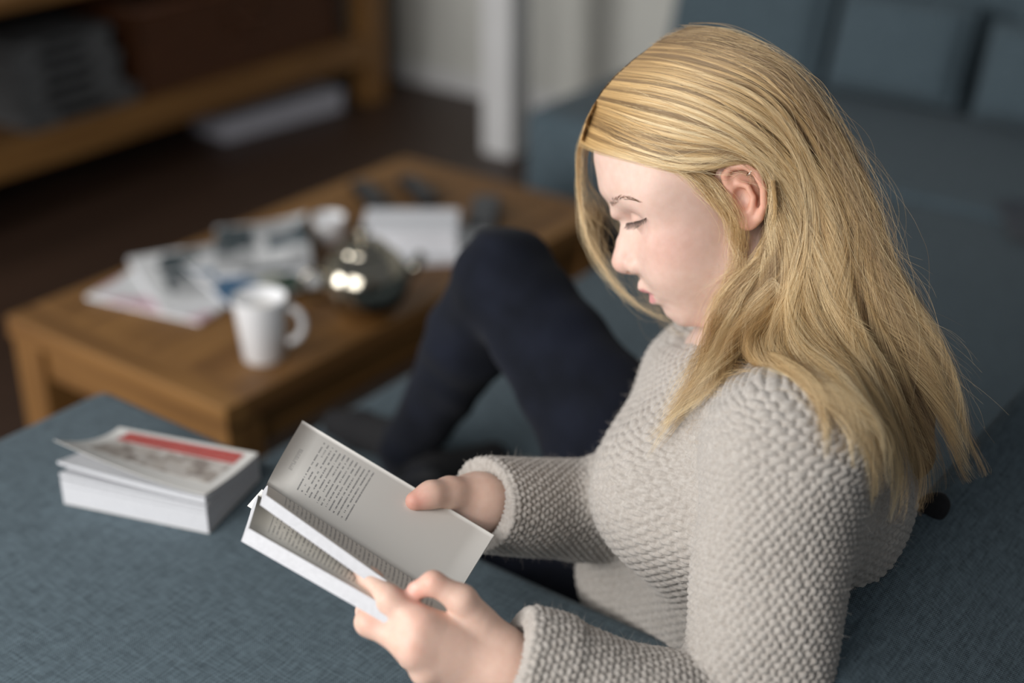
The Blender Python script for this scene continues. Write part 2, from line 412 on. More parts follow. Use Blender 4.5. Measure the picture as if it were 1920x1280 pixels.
bk = empty('wicker_basket', (3.20, 3.68, 0.2455)); tag(bk, 'wide brown wicker basket on the cabinet shelf', 'basket')
mb = MB()
bw, bd, bh = 0.44, 0.165, 0.27
rows = 15
for r_ in range(rows):
    z0 = bh * r_ / rows; n = 60; ring = []
    for side in range(4):
        for i in range(n // 4):
            t = i / (n // 4)
            p = [(-bw + 2 * bw * t, -bd), (bw, -bd + 2 * bd * t), (bw - 2 * bw * t, bd), (-bw, bd - 2 * bd * t)][side]
            k = 1 + (0.012 if (i + r_) % 2 else -0.012)
            ring.append((p[0] * k, p[1] * (1 + (k - 1) * 2.5), z0 + bh / rows / 2))
    ring.append(ring[0]); mb.tube(ring, bh / rows * 0.56, 5, cap=False)
o = mb.build('woven_side', M['wicker'], bk, smooth=True); o['kind'] = 'stuff'
MB().box(-bw + 0.02, bw - 0.02, -bd + 0.02, bd - 0.02, 0.0, 0.012).build('basket_floor', M['wicker'], bk)
MB().tube([(-bw, -bd, bh), (bw, -bd, bh), (bw, bd, bh), (-bw, bd, bh), (-bw, -bd, bh)], 0.014, 8).build('rim', M['wicker'], bk, smooth=True)
MB().tube([(-0.07, -bd - 0.012, 0.20), (-0.05, -bd - 0.035, 0.17), (0.05, -bd - 0.035, 0.17), (0.07, -bd - 0.012, 0.20)], 0.009, 8).build('handle', M['wicker'], bk, smooth=True)

zz = 0.2455
gl = ['lowest', 'second lowest', 'third lowest', 'fourth lowest', 'fifth lowest', 'topmost']
for i in range(6):
    h = [0.05, 0.035, 0.05, 0.04, 0.05, 0.03][i]
    dx = [0.03, 0.0, -0.01, 0.0, -0.015, -0.01][i]
    r2 = empty('box_file', (2.50 + dx, 3.66, zz), [0.05, -0.03, 0.02, 0.0, -0.04, 0.03][i])
    w_ = [0.21, 0.19, 0.18, 0.18, 0.17, 0.17][i]
    MB().box(-w_, w_, -0.15, 0.15, 0, h - 0.002).build('file_body', M['greypaper'], r2, bevel=0.003)
    MB().box(-w_ * 0.5, w_ * 0.4, -0.152, -0.149, h * 0.3, h * 0.75).build('file_label', M['black'], r2)
    zz += h
    tag(r2, 'grey box file on the cabinet shelf, %s of the pile' % gl[i], 'box file', 'grey box files on the cabinet shelf')

wb = empty('storage_box', (3.37, 3.62, 0), -0.12); tag(wb, 'flat whitish storage box on the floor under the cabinet', 'box')
MB().box(-0.26, 0.26, -0.10, 0.10, 0, 0.06).build('box_body', M['box'], wb, bevel=0.006)
MB().box(-0.265, 0.265, -0.105, 0.105, 0.0605, 0.078).build('box_lid', M['box'], wb, bevel=0.006)

nb = empty('notebook', (2.915, 0.80, 0.4275), 0.5); tag(nb, 'dark blue notebook lying on the seat at the right picture edge', 'notebook')
MB().box(-0.10, 0.10, -0.07, 0.07, 0.0, 0.012).build('notebook_pages', M['greypaper'], nb)
M['navy'] = plain('navy_cover', (0.02, 0.028, 0.05), 0.3, 0.1, 40)
MB().box(-0.102, 0.102, -0.072, 0.072, 0.0122, 0.014).build('notebook_cover', M['navy'], nb)

# ------------------------------------------------------------------ books
def text_mat(name, x0, x1, y0, y1, rows, head=False, cov=0.62):
    """paper printed with lines of small type between the given margins (uv: x across the page, y down the page)"""
    m, nt, b = newmat(name)
    uv = N(nt, 'ShaderNodeUVMap'); uv.uv_map = 'page'
    sp_ = N(nt, 'ShaderNodeSeparateXYZ'); L(nt, uv, 'UV', sp_, 'Vector')
    def mth(op, a, b_=None, c=None):
        n = N(nt, 'ShaderNodeMath', operation=op)
        for i, q in enumerate((a, b_, c)):
            if q is None: continue
            if isinstance(q, (int, float)): n.inputs[i].default_value = q
            else: L(nt, q[0], q[1], n, i)
        return (n, 0)
    X, Y = (sp_, 'X'), (sp_, 'Y')
    def inside(v, a, c): return mth('MULTIPLY', mth('GREATER_THAN', v, a), mth('LESS_THAN', v, c))
    rowv = mth('MULTIPLY', Y, rows)
    fr = mth('FRACT', rowv); fl = mth('FLOOR', rowv)
    line = inside(fr, 0.28, 0.62)
    cmb = N(nt, 'ShaderNodeCombineXYZ'); L(nt, *mth('MULTIPLY', X, 1.0), cmb, 'X'); L(nt, *mth('MULTIPLY', fl, 7.31), cmb, 'Y')
    n1 = N(nt, 'ShaderNodeTexNoise', Scale=26.0, Detail=0.0); L(nt, cmb, 'Vector', n1, 'Vector')
    n2 = N(nt, 'ShaderNodeTexNoise', Scale=150.0, Detail=0.0); L(nt, cmb, 'Vector', n2, 'Vector')
    word = mth('GREATER_THAN', (n1, 'Fac'), 0.38); letter = mth('GREATER_THAN', (n2, 'Fac'), 0.40)
    ink = mth('MULTIPLY', mth('MULTIPLY', line, word), letter)
    ink = mth('MULTIPLY', ink, mth('MULTIPLY', inside(X, x0, x1), inside(Y, y0, y1)))
    if head:
        hd = mth('MULTIPLY', mth('MULTIPLY', inside(Y, 0.055, 0.075), inside(X, 0.30, 0.62)), mth('MULTIPLY', mth('MULTIPLY', word, letter), 0.4))
        ink = mth('MAXIMUM', ink, hd)
    ink = mth('MULTIPLY', ink, cov)
    mx = N(nt, 'ShaderNodeMix', data_type='RGBA'); mx.inputs[6].default_value = (0.80, 0.785, 0.745, 1); mx.inputs[7].default_value = (0.05, 0.05, 0.07, 1)
    L(nt, *ink, mx, 0); nt.links.new(mx.outputs[2], b.inputs['Base Color'])
    b.inputs['Roughness'].default_value = 0.7; b.inputs['Specular IOR Level'].default_value = 0.3
    return m
M['text_right'] = text_mat('page_print_short', 0.14, 0.88, 0.1304, 0.413, 46, True)
M['text_left'] = text_mat('page_print_full', 0.12, 0.86, 0.10, 0.90, 44)

def page_block(name, gt, gb, ot, ob, thick, bow, mats, parent, down, n=16, bend=1.0, leaves=7):
    """slab of pages: g = gutter, o = outer edge, t/b = head and foot of the page; down = side away from the reader.
       face mats: 0 printed page, 1 page edges"""
    gt, gb, ot, ob = [np.array(p, float) for p in (gt, gb, ot, ob)]
    nr = np.cross(gb - gt, ot - gt); nr /= np.linalg.norm(nr)
    if nr @ down > 0: nr = -nr
    rows = []
    m = 10
    for i in range(n + 1):
        t = i / n
        for j in range(m + 1):
            s = j / m
            p = (gt * (1 - t) + ot * t) * (1 - s) + (gb * (1 - t) + ob * t) * s
            k = bow * math.sin(math.pi * t ** 0.6)
            rows.append((p + nr * k, t, s))
    top = [r[0] for r in rows]
    # pages thin out towards the gutter fold
    bot = [r[0] - nr * thick * (0.55 + 0.45 * min(1, r[1] * 5)) for r in rows]
    v = top + bot; F = []; mi = []; w = m + 1; off = len(top)
    flip = np.dot(np.cross(v[w] - v[0], v[1] - v[0]), nr) < 0
    for i in range(n):
        for j in range(m):
            a = i * w + j; q = (a, a + w, a + w + 1, a + 1); q2 = tuple(k + off for k in q[::-1])
            F += [q[::-1] if flip else q, q2[::-1] if flip else q2]; mi += [0, 2]
    def side(seq):
        for a, b in zip(seq[:-1], seq[1:]):
            q = (a, b, b + off, a + off); F.append(q if flip else q[::-1]); mi.append(1)
    side([i * w for i in range(n + 1)][::-1]); side([i * w + m for i in range(n + 1)])
    side(list(range(w))); side([n * w + j for j in range(w)][::-1])
    me = bpy.data.meshes.new(name); me.from_pydata([tuple(p) for p in v], [], F)
    for k in mats: me.materials.append(k)
    me.polygons.foreach_set('material_index', mi)
    uvl = me.uv_layers.new(name='page')
    st = [(r[1], r[2]) for r in rows] * 2
    for lp in me.loops: uvl.data[lp.index].uv = st[lp.vertex_index]
    me.polygons.foreach_set('use_smooth', [k != 1 for k in mi]); me.update()
    o = bpy.data.objects.new(name, me); COL.objects.link(o); o.parent = parent
    return o

def edge_mat(name, col):
    """page edges seen as fine parallel leaves"""
    return plain(name, col, 0.8, 0.05, 260)
M['edges'] = edge_mat('page_edges', (0.62, 0.63, 0.66))

rb = empty('reading_book'); tag(rb, 'white paperback held open in both hands of the woman', 'book')
GT, GB = at(497, 914, 1.285), at(846, 1136, 1.245)
RT_T, RT_B = at(567, 788, 1.365), at(926, 1003, 1.33)
UT, UB = at(499, 928, 1.185), at(842, 1172, 1.15)
LT, LB = at(466, 990, 1.175), at(800, 1180, 1.14)
dn = -UP * 0.6 - RT * 0.6
page_block('right_pages', GT, GB, RT_T, RT_B, 0.005, 0.006, [M['text_right'], M['edges'], M['cover_white']], rb, dn)
page_block('upper_left_pages', GT, GB, UT, UB, 0.0095, 0.004, [M['text_left'], M['edges'], M['paper']], rb, dn)
_o = dn / np.linalg.norm(dn) * 0.010
page_block('lower_left_pages', GT + _o, GB + _o, LT, LB, 0.0125, 0.004, [M['text_left'], M['edges'], M['cover_white']], rb, dn)
def sheet(name, quad, mat, parent, t=0.0006):
    q = [np.array(p, float) for p in quad]; nr = np.cross(q[1] - q[0], q[3] - q[0]); nr /= np.linalg.norm(nr)
    v = q + [p - nr * t for p in q]
    return MB().add(v, [(0, 1, 2, 3), (7, 6, 5, 4), (0, 4, 5, 1), (1, 5, 6, 2), (2, 6, 7, 3), (3, 7, 4, 0)]).build(name, mat, parent)
_n = dn / np.linalg.norm(dn)
sheet('spine', [GT + _n * .006 + (RT_T - GT) * .04, GB + _n * .006 + (RT_B - GB) * .04, GB + _n * .022 + (LB - GB) * .03, GT + _n * .022 + (LT - GT) * .03], M['cover_white'], rb, 0.0008)

M['cover_print'] = printed('cover_print', 5, [(0, (0.60, 0.55, 0.50)), (0.3, (0.35, 0.30, 0.27)), (0.55, (0.66, 0.62, 0.58)), (0.8, (0.45, 0.40, 0.36))], 60)

BZ = ARMZ + 0.0045
def thick_paperback():
    """thick paperback lying open a little: hinge along its far long side, leaves fanned and cover lifted on the near side"""
    o3 = np.array([.878, 1.170, BZ]); ax = unit_(np.array([.31, -.95, 0])); ay = unit_(np.array([.95, .31, 0])); Ln, Wd = .188, .120
    root = empty('paperback', tuple(o3)); tag(root, 'thick white paperback with red cover band lying on the armrest', 'book')
    def P(a, b_, z): return tuple(ax * (a - .5) * Ln + ay * (.5 - b_) * Wd + np.array([0, 0, z]))
    def zf(s, a, b_): return s[0] + (s[1] * (1 - a) ** 1.6 + s[2] * (1 - (1 - a) ** 1.6) - s[0]) * b_ ** 1.7
    n, m = 14, 10
    def slab(name, lo, hi, mat, parent, a0=0., a1=1., b0=0., b1=1.):
        mb = MB()
        for s in (hi, lo):
            for i in range(n + 1):
                for j in range(m + 1):
                    a, b_ = a0 + (a1 - a0) * i / n, b0 + (b1 - b0) * j / m
                    mb.v.append(P(a, b_, zf(s, a, b_)))
        w = m + 1; off = (n + 1) * w
        for i in range(n):
            for j in range(m):
                k = i * w + j; mb.f += [(k, k + 1, k + w + 1, k + w), (k + off, k + w + off, k + w + 1 + off, k + 1 + off)]
        def side(q):
            for k, l in zip(q[:-1], q[1:]): mb.f.append((k, l, l + off, k + off))
        side([i * w for i in range(n + 1)]); side([i * w + m for i in range(n + 1)][::-1]); side(list(range(w))[::-1]); side([n * w + j for j in range(w)])
        o = mb.build(name, mat, parent)
        me = o.data; me.polygons.foreach_set('use_smooth', [False] * len(me.polygons)); return o
    e = .0003
    slab('back_cover', (0, 0, 0), (.0008, .0008, .0008), M['cover_white'], root)
    S1 = (.018, .026, .026); S2 = (.0230, .033, .031); S3 = (.0275, .041, .036); S4 = (.0278, .053, .039); S5 = (.0330, .057, .047); CV = (.0345, .084, .0500)
    add = lambda s, k: tuple(q + k for q in s)
    slab('page_block', (.0010, .0010, .0010), S1, M['edges'], root)
    slab('page_block', add(S1, .0008), S2, M['edges'], root)
    slab('page_block', (S2[0] + e, S2[1] + .003, S2[2] + .0012), S3, M['edges'], root)
    slab('page_block', S4, S5, M['edges'], root)
    cv = slab('front_cover', CV, add(CV, .0009), M['cover_white'], root)
    slab('printed_band', add(CV, .0010), add(CV, .0013), M['red'], cv, .10, .93, .06, .17)
    slab('printed_band', add(CV, .0010), add(CV, .0013), M['red'], cv, .10, .93, .185, .27)
    slab('printed_panel', add(CV, .0010), add(CV, .0013), M['cover_print'], cv, .10, .93, .30, .75)
    slab('spine', (0, 0, 0), add(CV, .0009), M['cover_white'], root, 0, 1, -.006, -.0005)
def unit_(v): return v / np.linalg.norm(v)
thick_paperback()

# ------------------------------------------------------------------ implicit-surface modelling (for the figure)
f32 = np.float32
def V3(*a): return np.array(a, f32)

def s_ell(P, c, r, R=None):
    q = P - np.asarray(c, f32)
    if R is not None: q = q @ np.asarray(R, f32)
    r = np.asarray(r, f32)
    a = q / r; k0 = np.sqrt((a * a).sum(-1)) + 1e-6; b = a / r; k1 = np.sqrt((b * b).sum(-1)) + 1e-6
    return k0 * (k0 - 1) / k1

def s_cone(P, a, b, ra, rb):
    a = np.asarray(a, f32); b = np.asarray(b, f32); ba = b - a
    pa = P - a; h = np.clip((pa @ ba) / max(float(ba @ ba), 1e-9), 0, 1)
    d = pa - h[:, None] * ba
    return np.sqrt((d * d).sum(-1)) - (ra + (rb - ra) * h)

def s_chain(P, pts, rad, k=0.0):
    d = None
    for i in range(len(pts) - 1):
        e = s_cone(P, pts[i], pts[i + 1], rad[i], rad[i + 1])
        d = e if d is None else (np.minimum(d, e) if k == 0 else smin(d, e, k))
    return d

def smin(a, b, k):
    h = np.maximum(k - np.abs(a - b), 0) / k
    return np.minimum(a, b) - h * h * (k * 0.25)

def smax(a, b, k): return -smin(-a, -b, k)

def surface_nets(fn, lo, hi, h, B=4, newton=2, lip=1.15):
    """sparse naive surface nets of fn(P)=0 inside the box lo..hi with cell size h"""
    lo = np.asarray(lo, float); nb = np.ceil((np.asarray(hi, float) - lo) / (h * B)).astype(int)
    ii = np.stack(np.meshgrid(*[np.arange(n) for n in nb], indexing='ij'), -1).reshape(-1, 3)
    cen = lo + (ii + 0.5) * B * h
    fv = np.concatenate([fn(c.astype(f32)) for c in np.array_split(cen, max(1, len(cen) // 200000))])
    blk = ii[np.abs(fv) < B * h * 0.87 * lip]
    loc = np.stack(np.meshgrid(*[np.arange(B + 1)] * 3, indexing='ij'), -1).reshape(-1, 3)
    D = (nb * B + 2)
    def gid(c): return (c[..., 0] * D[1] + c[..., 1]) * D[2] + c[..., 2]
    ids, pos, edges = [], [], []
    n1 = B + 1
    for sub in np.array_split(blk, max(1, len(blk) // 3000)):
        g = sub[:, None, :] * B + loc[None]
        v = fn((lo + g.reshape(-1, 3) * h).astype(f32)).reshape(-1, n1, n1, n1)
        s = v < 0
        c8 = np.zeros((len(sub), B, B, B), int)
        for a in (0, 1):
            for b in (0, 1):
                for c in (0, 1): c8 += s[:, a:a + B, b:b + B, c:c + B]
        act = np.argwhere((c8 > 0) & (c8 < 8))
        if len(act) == 0: continue
        bi, i, j, k = act.T
        acc = np.zeros((len(act), 3)); cnt = np.zeros(len(act))
        for ax in range(3):
            o1, o2 = [q for q in range(3) if q != ax]
            for a in (0, 1):
                for b in (0, 1):
                    off = [0, 0, 0]; off[o1] = a; off[o2] = b
                    off2 = list(off); off2[ax] = 1
                    va = v[bi, i + off[0], j + off[1], k + off[2]]; vb = v[bi, i + off2[0], j + off2[1], k + off2[2]]
                    m = (va < 0) != (vb < 0)
                    t = np.where(m, va / np.where(m, va - vb, 1), 0)
                    p = np.zeros((len(act), 3)); p[:, o1] = a; p[:, o2] = b; p[:, ax] = t
                    acc += p * m[:, None]; cnt += m
        cell = sub[bi] * B + np.stack([i, j, k], -1)
        ids.append(gid(cell)); pos.append(lo + (cell + acc / cnt[:, None]) * h)
        for ax in range(3):
            sl0 = [slice(None)] + [slice(0, B)] * 3; sl1 = list(sl0); sl1[ax + 1] = slice(1, B + 1)
            sa, sb = s[tuple(sl0)], s[tuple(sl1)]
            e = np.argwhere(sa != sb)
            if len(e):
                edges.append((ax, sub[e[:, 0]] * B + e[:, 1:], sa[tuple(e.T)]))
    ids = np.concatenate(ids); pos = np.concatenate(pos)
    order = np.argsort(ids); ids = ids[order]; pos = pos[order]
    quads = []
    for ax, c, sg in edges:
        o1, o2 = [(1, 2), (2, 0), (0, 1)][ax]
        e1 = np.zeros(3, int); e1[o1] = 1; e2 = np.zeros(3, int); e2[o2] = 1
        q = np.stack([gid(c - e1 - e2), gid(c - e2), gid(c), gid(c - e1)], -1)
        ix = np.searchsorted(ids, q); ix = np.minimum(ix, len(ids) - 1)
        ok = (ids[ix] == q).all(-1)
        ix = ix[ok]; sgk = sg[ok]
        ix = np.where(sgk[:, None], ix, ix[:, ::-1])
        quads.append(ix)
    quads = np.concatenate(quads)
    for _ in range(newton):
        f0, gr = fgrad(fn, pos, h * 0.4)
        g2 = np.maximum((gr * gr).sum(-1), 0.2)
        st = (f0 / g2)[:, None] * gr
        ln = np.sqrt((st * st).sum(-1, keepdims=True)) + 1e-9
        pos = pos - st * np.minimum(1, 0.6 * h / ln)
    return pos, quads

def fgrad(fn, P, e):
    P = P.astype(f32); f0 = fn(P); g = np.zeros_like(P)
    for a in range(3):
        d = np.zeros(3, f32); d[a] = e
        g[:, a] = (fn(P + d) - fn(P - d)) / (2 * e)
    return f0, g

def np_mesh(name, v, q):
    me = bpy.data.meshes.new(name)
    me.vertices.add(len(v)); me.vertices.foreach_set('co', np.asarray(v, f32).ravel())
    q = np.asarray(q, np.int32); k = q.shape[1]
    me.loops.add(q.size); me.loops.foreach_set('vertex_index', q.ravel())
    me.polygons.add(len(q)); me.polygons.foreach_set('loop_start', np.arange(len(q), dtype=np.int32) * k)
    me.polygons.foreach_set('use_smooth', np.ones(len(q), bool))
    me.update(calc_edges=True); me.validate()
    return me

# ------------------------------------------------------------------ head frame (f forward, l to her left, u up); origin between the ear canals
HD = 1.38
th, al = math.radians(21), math.radians(8)
Fc = np.array([-math.cos(th), -math.sin(th), 0.0]); Uc = np.array([-math.sin(th), math.cos(th), 0.0]); Lc = np.array([0, 0, 1.0])
Uc, Lc = Uc * math.cos(al) + Lc * math.sin(al), Lc * math.cos(al) - Uc * math.sin(al)
def cam_dir(c): return c[0] * RT + c[1] * UP - c[2] * FW
HF, HL, HU = cam_dir(Fc), cam_dir(Lc), cam_dir(Uc)
HO = at(1380, 354, HD)
HR = np.stack([HF, HL, HU], 1)            # columns: head axes in world
def to_head(P): return ((P - HO.astype(f32)) @ HR.astype(f32)).astype(f32)
def from_head(Q): return HO + np.asarray(Q) @ HR.T

PROFILE = np.array([(.1189, .0772), (.1231, .0539), (.1201, .0312), (.1168, .0094), (.1213, .0003), (.1294, -.0107), (.1356, -.0192), (.1382, -.0273),
    (.1357, -.0338), (.1298, -.0386), (.1221, -.0423), (.1205, -.0513), (.1227, -.0569), (.1210, -.0605), (.1173, -.0630), (.1136, -.0650), (.1152, -.0691), (.1159, -.0752),
    (.1066, -.0843), (.1025, -.0974), (.0953, -.1068), (.0855, -.1101)])
PSIG = np.array([.020, .016, .010, .007, .0055, .0055, .005, .0045, .0042, .0045, .0045, .0045, .0038, .0034, .0032, .0032, .0034, .0045, .006, .008, .009, .010])
PLAT = np.array([.05, .045, .03, .010, .008, .008, .009, .009, .009, .008, .010, .012, .016, .017, .018, .018, .016, .016, .018, .020, .022, .025])

def mirror(Q): R_ = Q.copy(); R_[:, 1] = np.abs(R_[:, 1]); return R_

def face_features(S, d):
    d = smin(d, s_ell(S, (.074, .041, -.018), (.028, .020, .024)), .03)       # cheekbone
    d = smin(d, s_ell(S, (.083, .026, -.048), (.026, .022, .022)), .025)      # cheek / mouth mound
    d = smin(d, s_ell(S, (.066, .040, .034), (.030, .026, .030)), .03)        # temple
    d = smin(d, s_cone(S, (.103, .008, .031), (.086, .046, .028), .012, .009), .03)   # brow ridge
    d = smax(d, -s_ell(S, (.119, .032, .005), (.017, .021, .012)), .020)      # eye socket
    d = smin(d, s_ell(S, (.0950, .0315, .0062), (.0132, .0132, .0132)), .004)  # eyeball under the lids
    lid = s_ell(S, (.0950, .0315, .0062), (.0145, .0145, .0142))
    lid = smax(lid, .0088 - S[:, 2] + (S[:, 1] - .031) * .10 + ((S[:, 1] - .031) ** 2) * 5, .002)       # upper lid stops at the lash line
    d = smin(d, lid, .003)
    n = s_cone(S, (.106, 0, .012), (.1265, 0, -.0265), .0085, .0118)           # nose
    n = smin(n, s_cone(S, (.100, 0, -.020), (.112, 0, -.030), .015, .013), .012)
    n = smin(n, s_ell(S, (.1175, .0136, -.0325), (.0096, .0082, .0088)), .004)  # ala
    d = smin(d, n, .006)
    d = smax(d, -s_ell(S, (.1215, .0062, -.0405), (.0065, .0034, .0050)), .003) # nostril
    d = smin(d, s_chain(S, [(.1160, 0, -.0590), (.1130, .010, -.0600), (.1000, .0265, -.0652)], [.0046, .0040, .0018]), .010)   # upper lip
    d = smin(d, s_chain(S, [(.1090, 0, -.0700), (.1065, .011, -.0703), (.0990, .0262, -.0668)], [.0063, .0054, .0018]), .007)   # lower lip
    d = smax(d, -s_chain(S, [(.1170, .008, -.0655), (.1115, .015, -.0658), (.1020, .0268, -.0660)], [.0004, .0010, .0007]), .0015)  # mouth line
    return d

def head_base(Q):
    S = mirror(Q)
    d = s_ell(S, (.022, 0, .052), (.099, .075, .090))
    d = smin(d, s_ell(S, (.055, 0, -.012), (.064, .055, .080)), .03)
    d = smin(d, s_ell(S, (.046, 0, -.060), (.052, .052, .044)), .03)          # jaw
    d = smin(d, s_ell(S, (.083, 0, -.088), (.022, .024, .021)), .025)         # chin
    m = (Q[:, 0] > .012) & (Q[:, 2] < .085) & (d < .06)
    if m.any(): d[m] = face_features(S[m], d[m])
    return d

_pq = np.stack([PROFILE[:, 0], np.zeros(len(PROFILE)), PROFILE[:, 1]], 1).astype(f32)
_res = head_base(_pq).astype(float)
_A = np.exp(-((PROFILE[:, None, :] - PROFILE[None]) ** 2).sum(-1) / (PSIG[None] ** 2))
_wt = np.linalg.solve(_A + 0.02 * np.eye(len(PROFILE)), _res)

def ear(Q):
    S = mirror(Q)
    def e(f, u, o=0.0): return (f, .0715 + o + (.022 - f) * .42 + u * .05, u)
    d = s_ell(S, e(.0085, .001, -.002), (.0165, .0050, .0285), None)
    rim = s_chain(S, [e(.0150, .0030, .001), e(.0205, .0130, .002), e(.0205, .0225, .004), e(.0135, .0285, .006), e(.0020, .0252, .007), e(-.0050, .0155, .007), e(-.0070, .0005, .006), e(-.0030, -.0150, .004), e(.0035, -.0245, .002)],
                  [.0022, .0030, .0036, .0037, .0037, .0036, .0033, .0033, .0040])
    d = smin(d, rim, .004)
    d = smin(d, s_ell(S, e(.0135, -.0255, .001), (.0090, .0042, .0080)), .008)     # lobe
    d = smax(d, -s_ell(S, e(.0118, -.0030, .0070), (.0092, .0098, .0118)), .0035)  # concha
    d = smax(d, -s_chain(S, [e(.0140, .0185, .0085), e(.0045, .0170, .0105), e(.0005, .0060, .0095)], [.0032, .0034, .0028]), .003)  # scapha groove
    d = smin(d, s_chain(S, [e(.0105, .0115, .002), e(.0045, .0060, .003), e(.0030, -.0050, .003), e(.0075, -.0155, .002)], [.0022, .0026, .0028, .0030]), .004)  # antihelix
    d = smin(d, s_ell(S, (.0235, .0740, -.0050), (.0040, .0042, .0060)), .004)    # tragus
    return d

NECK0 = from_head((-.010, 0, -.035)); NECK1 = at(1452, 655, 1.395)
def head_fn(P):
    Q = to_head(P)
    d = head_base(Q)
    near = d < .016
    if near.any():
        near &= (Q[:, 0] > .05) & (np.abs(Q[:, 1]) < .09)
        q = Q[near]; du = (q[:, None, 0] - PROFILE[None, :, 0].astype(f32)) ** 2 + (q[:, None, 2] - PROFILE[None, :, 1].astype(f32)) ** 2
        w = np.exp(-du / (PSIG.astype(f32) ** 2)) * np.exp(-(q[:, 1:2] / PLAT.astype(f32)) ** 2)
        d[near] = d[near] - w @ _wt.astype(f32)
    d = smin(d, s_cone(P, NECK0, NECK1, .050, .056), .03)
    m = (np.abs(Q[:, 1]) > .045) & (np.abs(Q[:, 2]) < .065) & (Q[:, 0] > -.04) & (Q[:, 0] < .06)
    if m.any(): d[m] = smin(d[m], ear(Q[m]), .005)
    return d

# ------------------------------------------------------------------ body joints
SHL, SHR = at(1472, 850, 1.215), at(1338, 698, 1.52)
ELL, WRL = at(1405, 1400, 1.215), at(950, 1248, 1.17)
ELR, WRR = at(1240, 965, 1.55), at(895, 945, 1.375)
NB = at(1452, 655, 1.395)
UPC, CHE, WAI, PEL = at(1445, 745, 1.40), at(1432, 890, 1.41), at(1420, 1090, 1.50), at(1430, 1235, 1.61)
AX = SHL - SHR; AX /= np.linalg.norm(AX)
TORSO_K = 0.70
def unit(v): return v / np.linalg.norm(v)
def squash(P):
    a = AX.astype(f32); c = NB.astype(f32)
    return P - ((P - c) @ a)[..., None] * a * (1 - TORSO_K)
def sq1(p): return squash(np.asarray(p, f32)[None])[0]

def torso_fn(P, g=0.0):
    Q = squash(P)
    d = s_chain(Q, [sq1(NB), sq1(UPC), sq1(CHE), sq1(WAI), sq1(PEL)], [.058 + g, .092 + g, .112 + g, .100 + g, .122 + g], .05)
    d = smin(d, s_cone(P, NB, SHL, .050 + g, .054 + g), .04)
    d = smin(d, s_cone(P, NB, SHR, .050 + g, .054 + g), .04)
    d = smin(d, s_ell(P, at(1240, 930, 1.36), (.058 + g,) * 3), .05)
    d = smin(d, s_ell(P, at(1250, 890, 1.47), (.058 + g,) * 3), .05)
    d = smin(d, s_cone(P, at(1330, 1090, 1.50), at(1195, 1080, 1.535), .08 + g, .055 + g), .05)
    return d
AXL, AXR = unit(WRL - ELL), unit(WRR - ELR)
CUFL, CUFR = at(962, 1240, 1.172), at(905, 950, 1.378)
def arml_fn(P, g=0.0, ext=0.0): return s_chain(P, [SHL, ELL, WRL + AXL * ext], [.052 + g, .044 + g, .0275 + g], .01)
def armr_fn(P, g=0.0, ext=0.0): return s_chain(P, [SHR, ELR, WRR + AXR * ext], [.050 + g, .042 + g, .027 + g], .01)
def cut(d, P, c, n, k=.006): return smax(d, ((P - c.astype(f32)) @ n.astype(f32)), k)

NK = unit(NECK0 - NB)
_e1 = unit(np.cross(NK, AX)); _e2 = np.cross(NK, _e1)
COLLAR = [NB + NK * (.010 + .012 * math.cos(t)) + (_e1 * math.cos(t) * .074 + _e2 * math.sin(t) * .078) for t in np.linspace(0, 2 * math.pi, 17)]
def torso_sw(P):
    d = torso_fn(P, .012)
    d = cut(d, P, NB + NK * .012, NK, .02)
    d = smax(d, -s_cone(P, NB - NK * .03, NB + NK * .10, .056, .064), .008)
    m = ((P - NB.astype(f32)) ** 2).sum(-1) < .0200
    if m.any(): d[m] = smin(d[m], s_chain(P[m], COLLAR, [.012] * 17), .012)
    return d
def arml_sw(P):
    d = cut(arml_fn(P, .017, .05), P, CUFL, AXL)
    d = smin(d, smax(s_cone(P, CUFL - AXL * .005, CUFL - AXL * .035, .046, .047), np.abs((P - (CUFL - AXL * .02).astype(f32)) @ AXL.astype(f32)) - .018, .008), .012)
    return smax(d, -s_cone(P, CUFL + AXL * .03, CUFL - AXL * .035, .0335, .026), .006)
def armr_sw(P):
    d = cut(armr_fn(P, .016, .05), P, CUFR, AXR)
    return smax(d, -s_cone(P, CUFR + AXR * .03, CUFR - AXR * .035, .0325, .026), .006)
def folds(P):
    p = P.astype(f32)
    w = np.sin(p @ V3(38, 21, 30) + 1.5 * np.sin(p @ V3(-14, 25, 17))) * .5 + np.sin(p @ V3(-23, 52, 19) + 2 * np.sin(p @ V3(18, 9, -22))) * .5
    return w * .0028
def sweater_solid(P):
    d = smin(torso_sw(P), arml_sw(P), .022)
    d = smin(d, armr_sw(P), .022)
    return d - folds(P)

# legs
HIPR, KNR, ANR = at(1300, 1040, 1.64), at(948, 522, 1.77), at(768, 838, 2.10)
HIPL, KNL, ANL = np.array([1.15, .60, .52]), np.array([1.10, .98, .53]), np.array([1.27, 1.11, .475])
def jeans_fn(P):
    d = s_chain(P, [HIPR, HIPR * .55 + KNR * .45, KNR], [.088, .078, .061], .02)
    sh = s_chain(P, [KNR, KNR * .68 + ANR * .32, ANR, ANR + (ANR - KNR) * .08], [.059, .058, .040, .036], .02)
    d = smin(d, sh, .022)
    l = s_chain(P, [HIPL, KNL, KNL * .6 + ANL * .4, ANL], [.085, .062, .056, .040], .02)
    d = np.minimum(d, l)
    p = P.astype(f32)
    return d - .0016 * np.sin(p @ V3(60, 35, 80) + 2 * np.sin(p @ V3(22, -31, 18)))
def sole(p, z=.436): q = np.array(p, float); q[2] = z; return q
TOER = ANR + np.array([.02, .17, 0]); HEELR = ANR + np.array([-.015, -.055, 0])
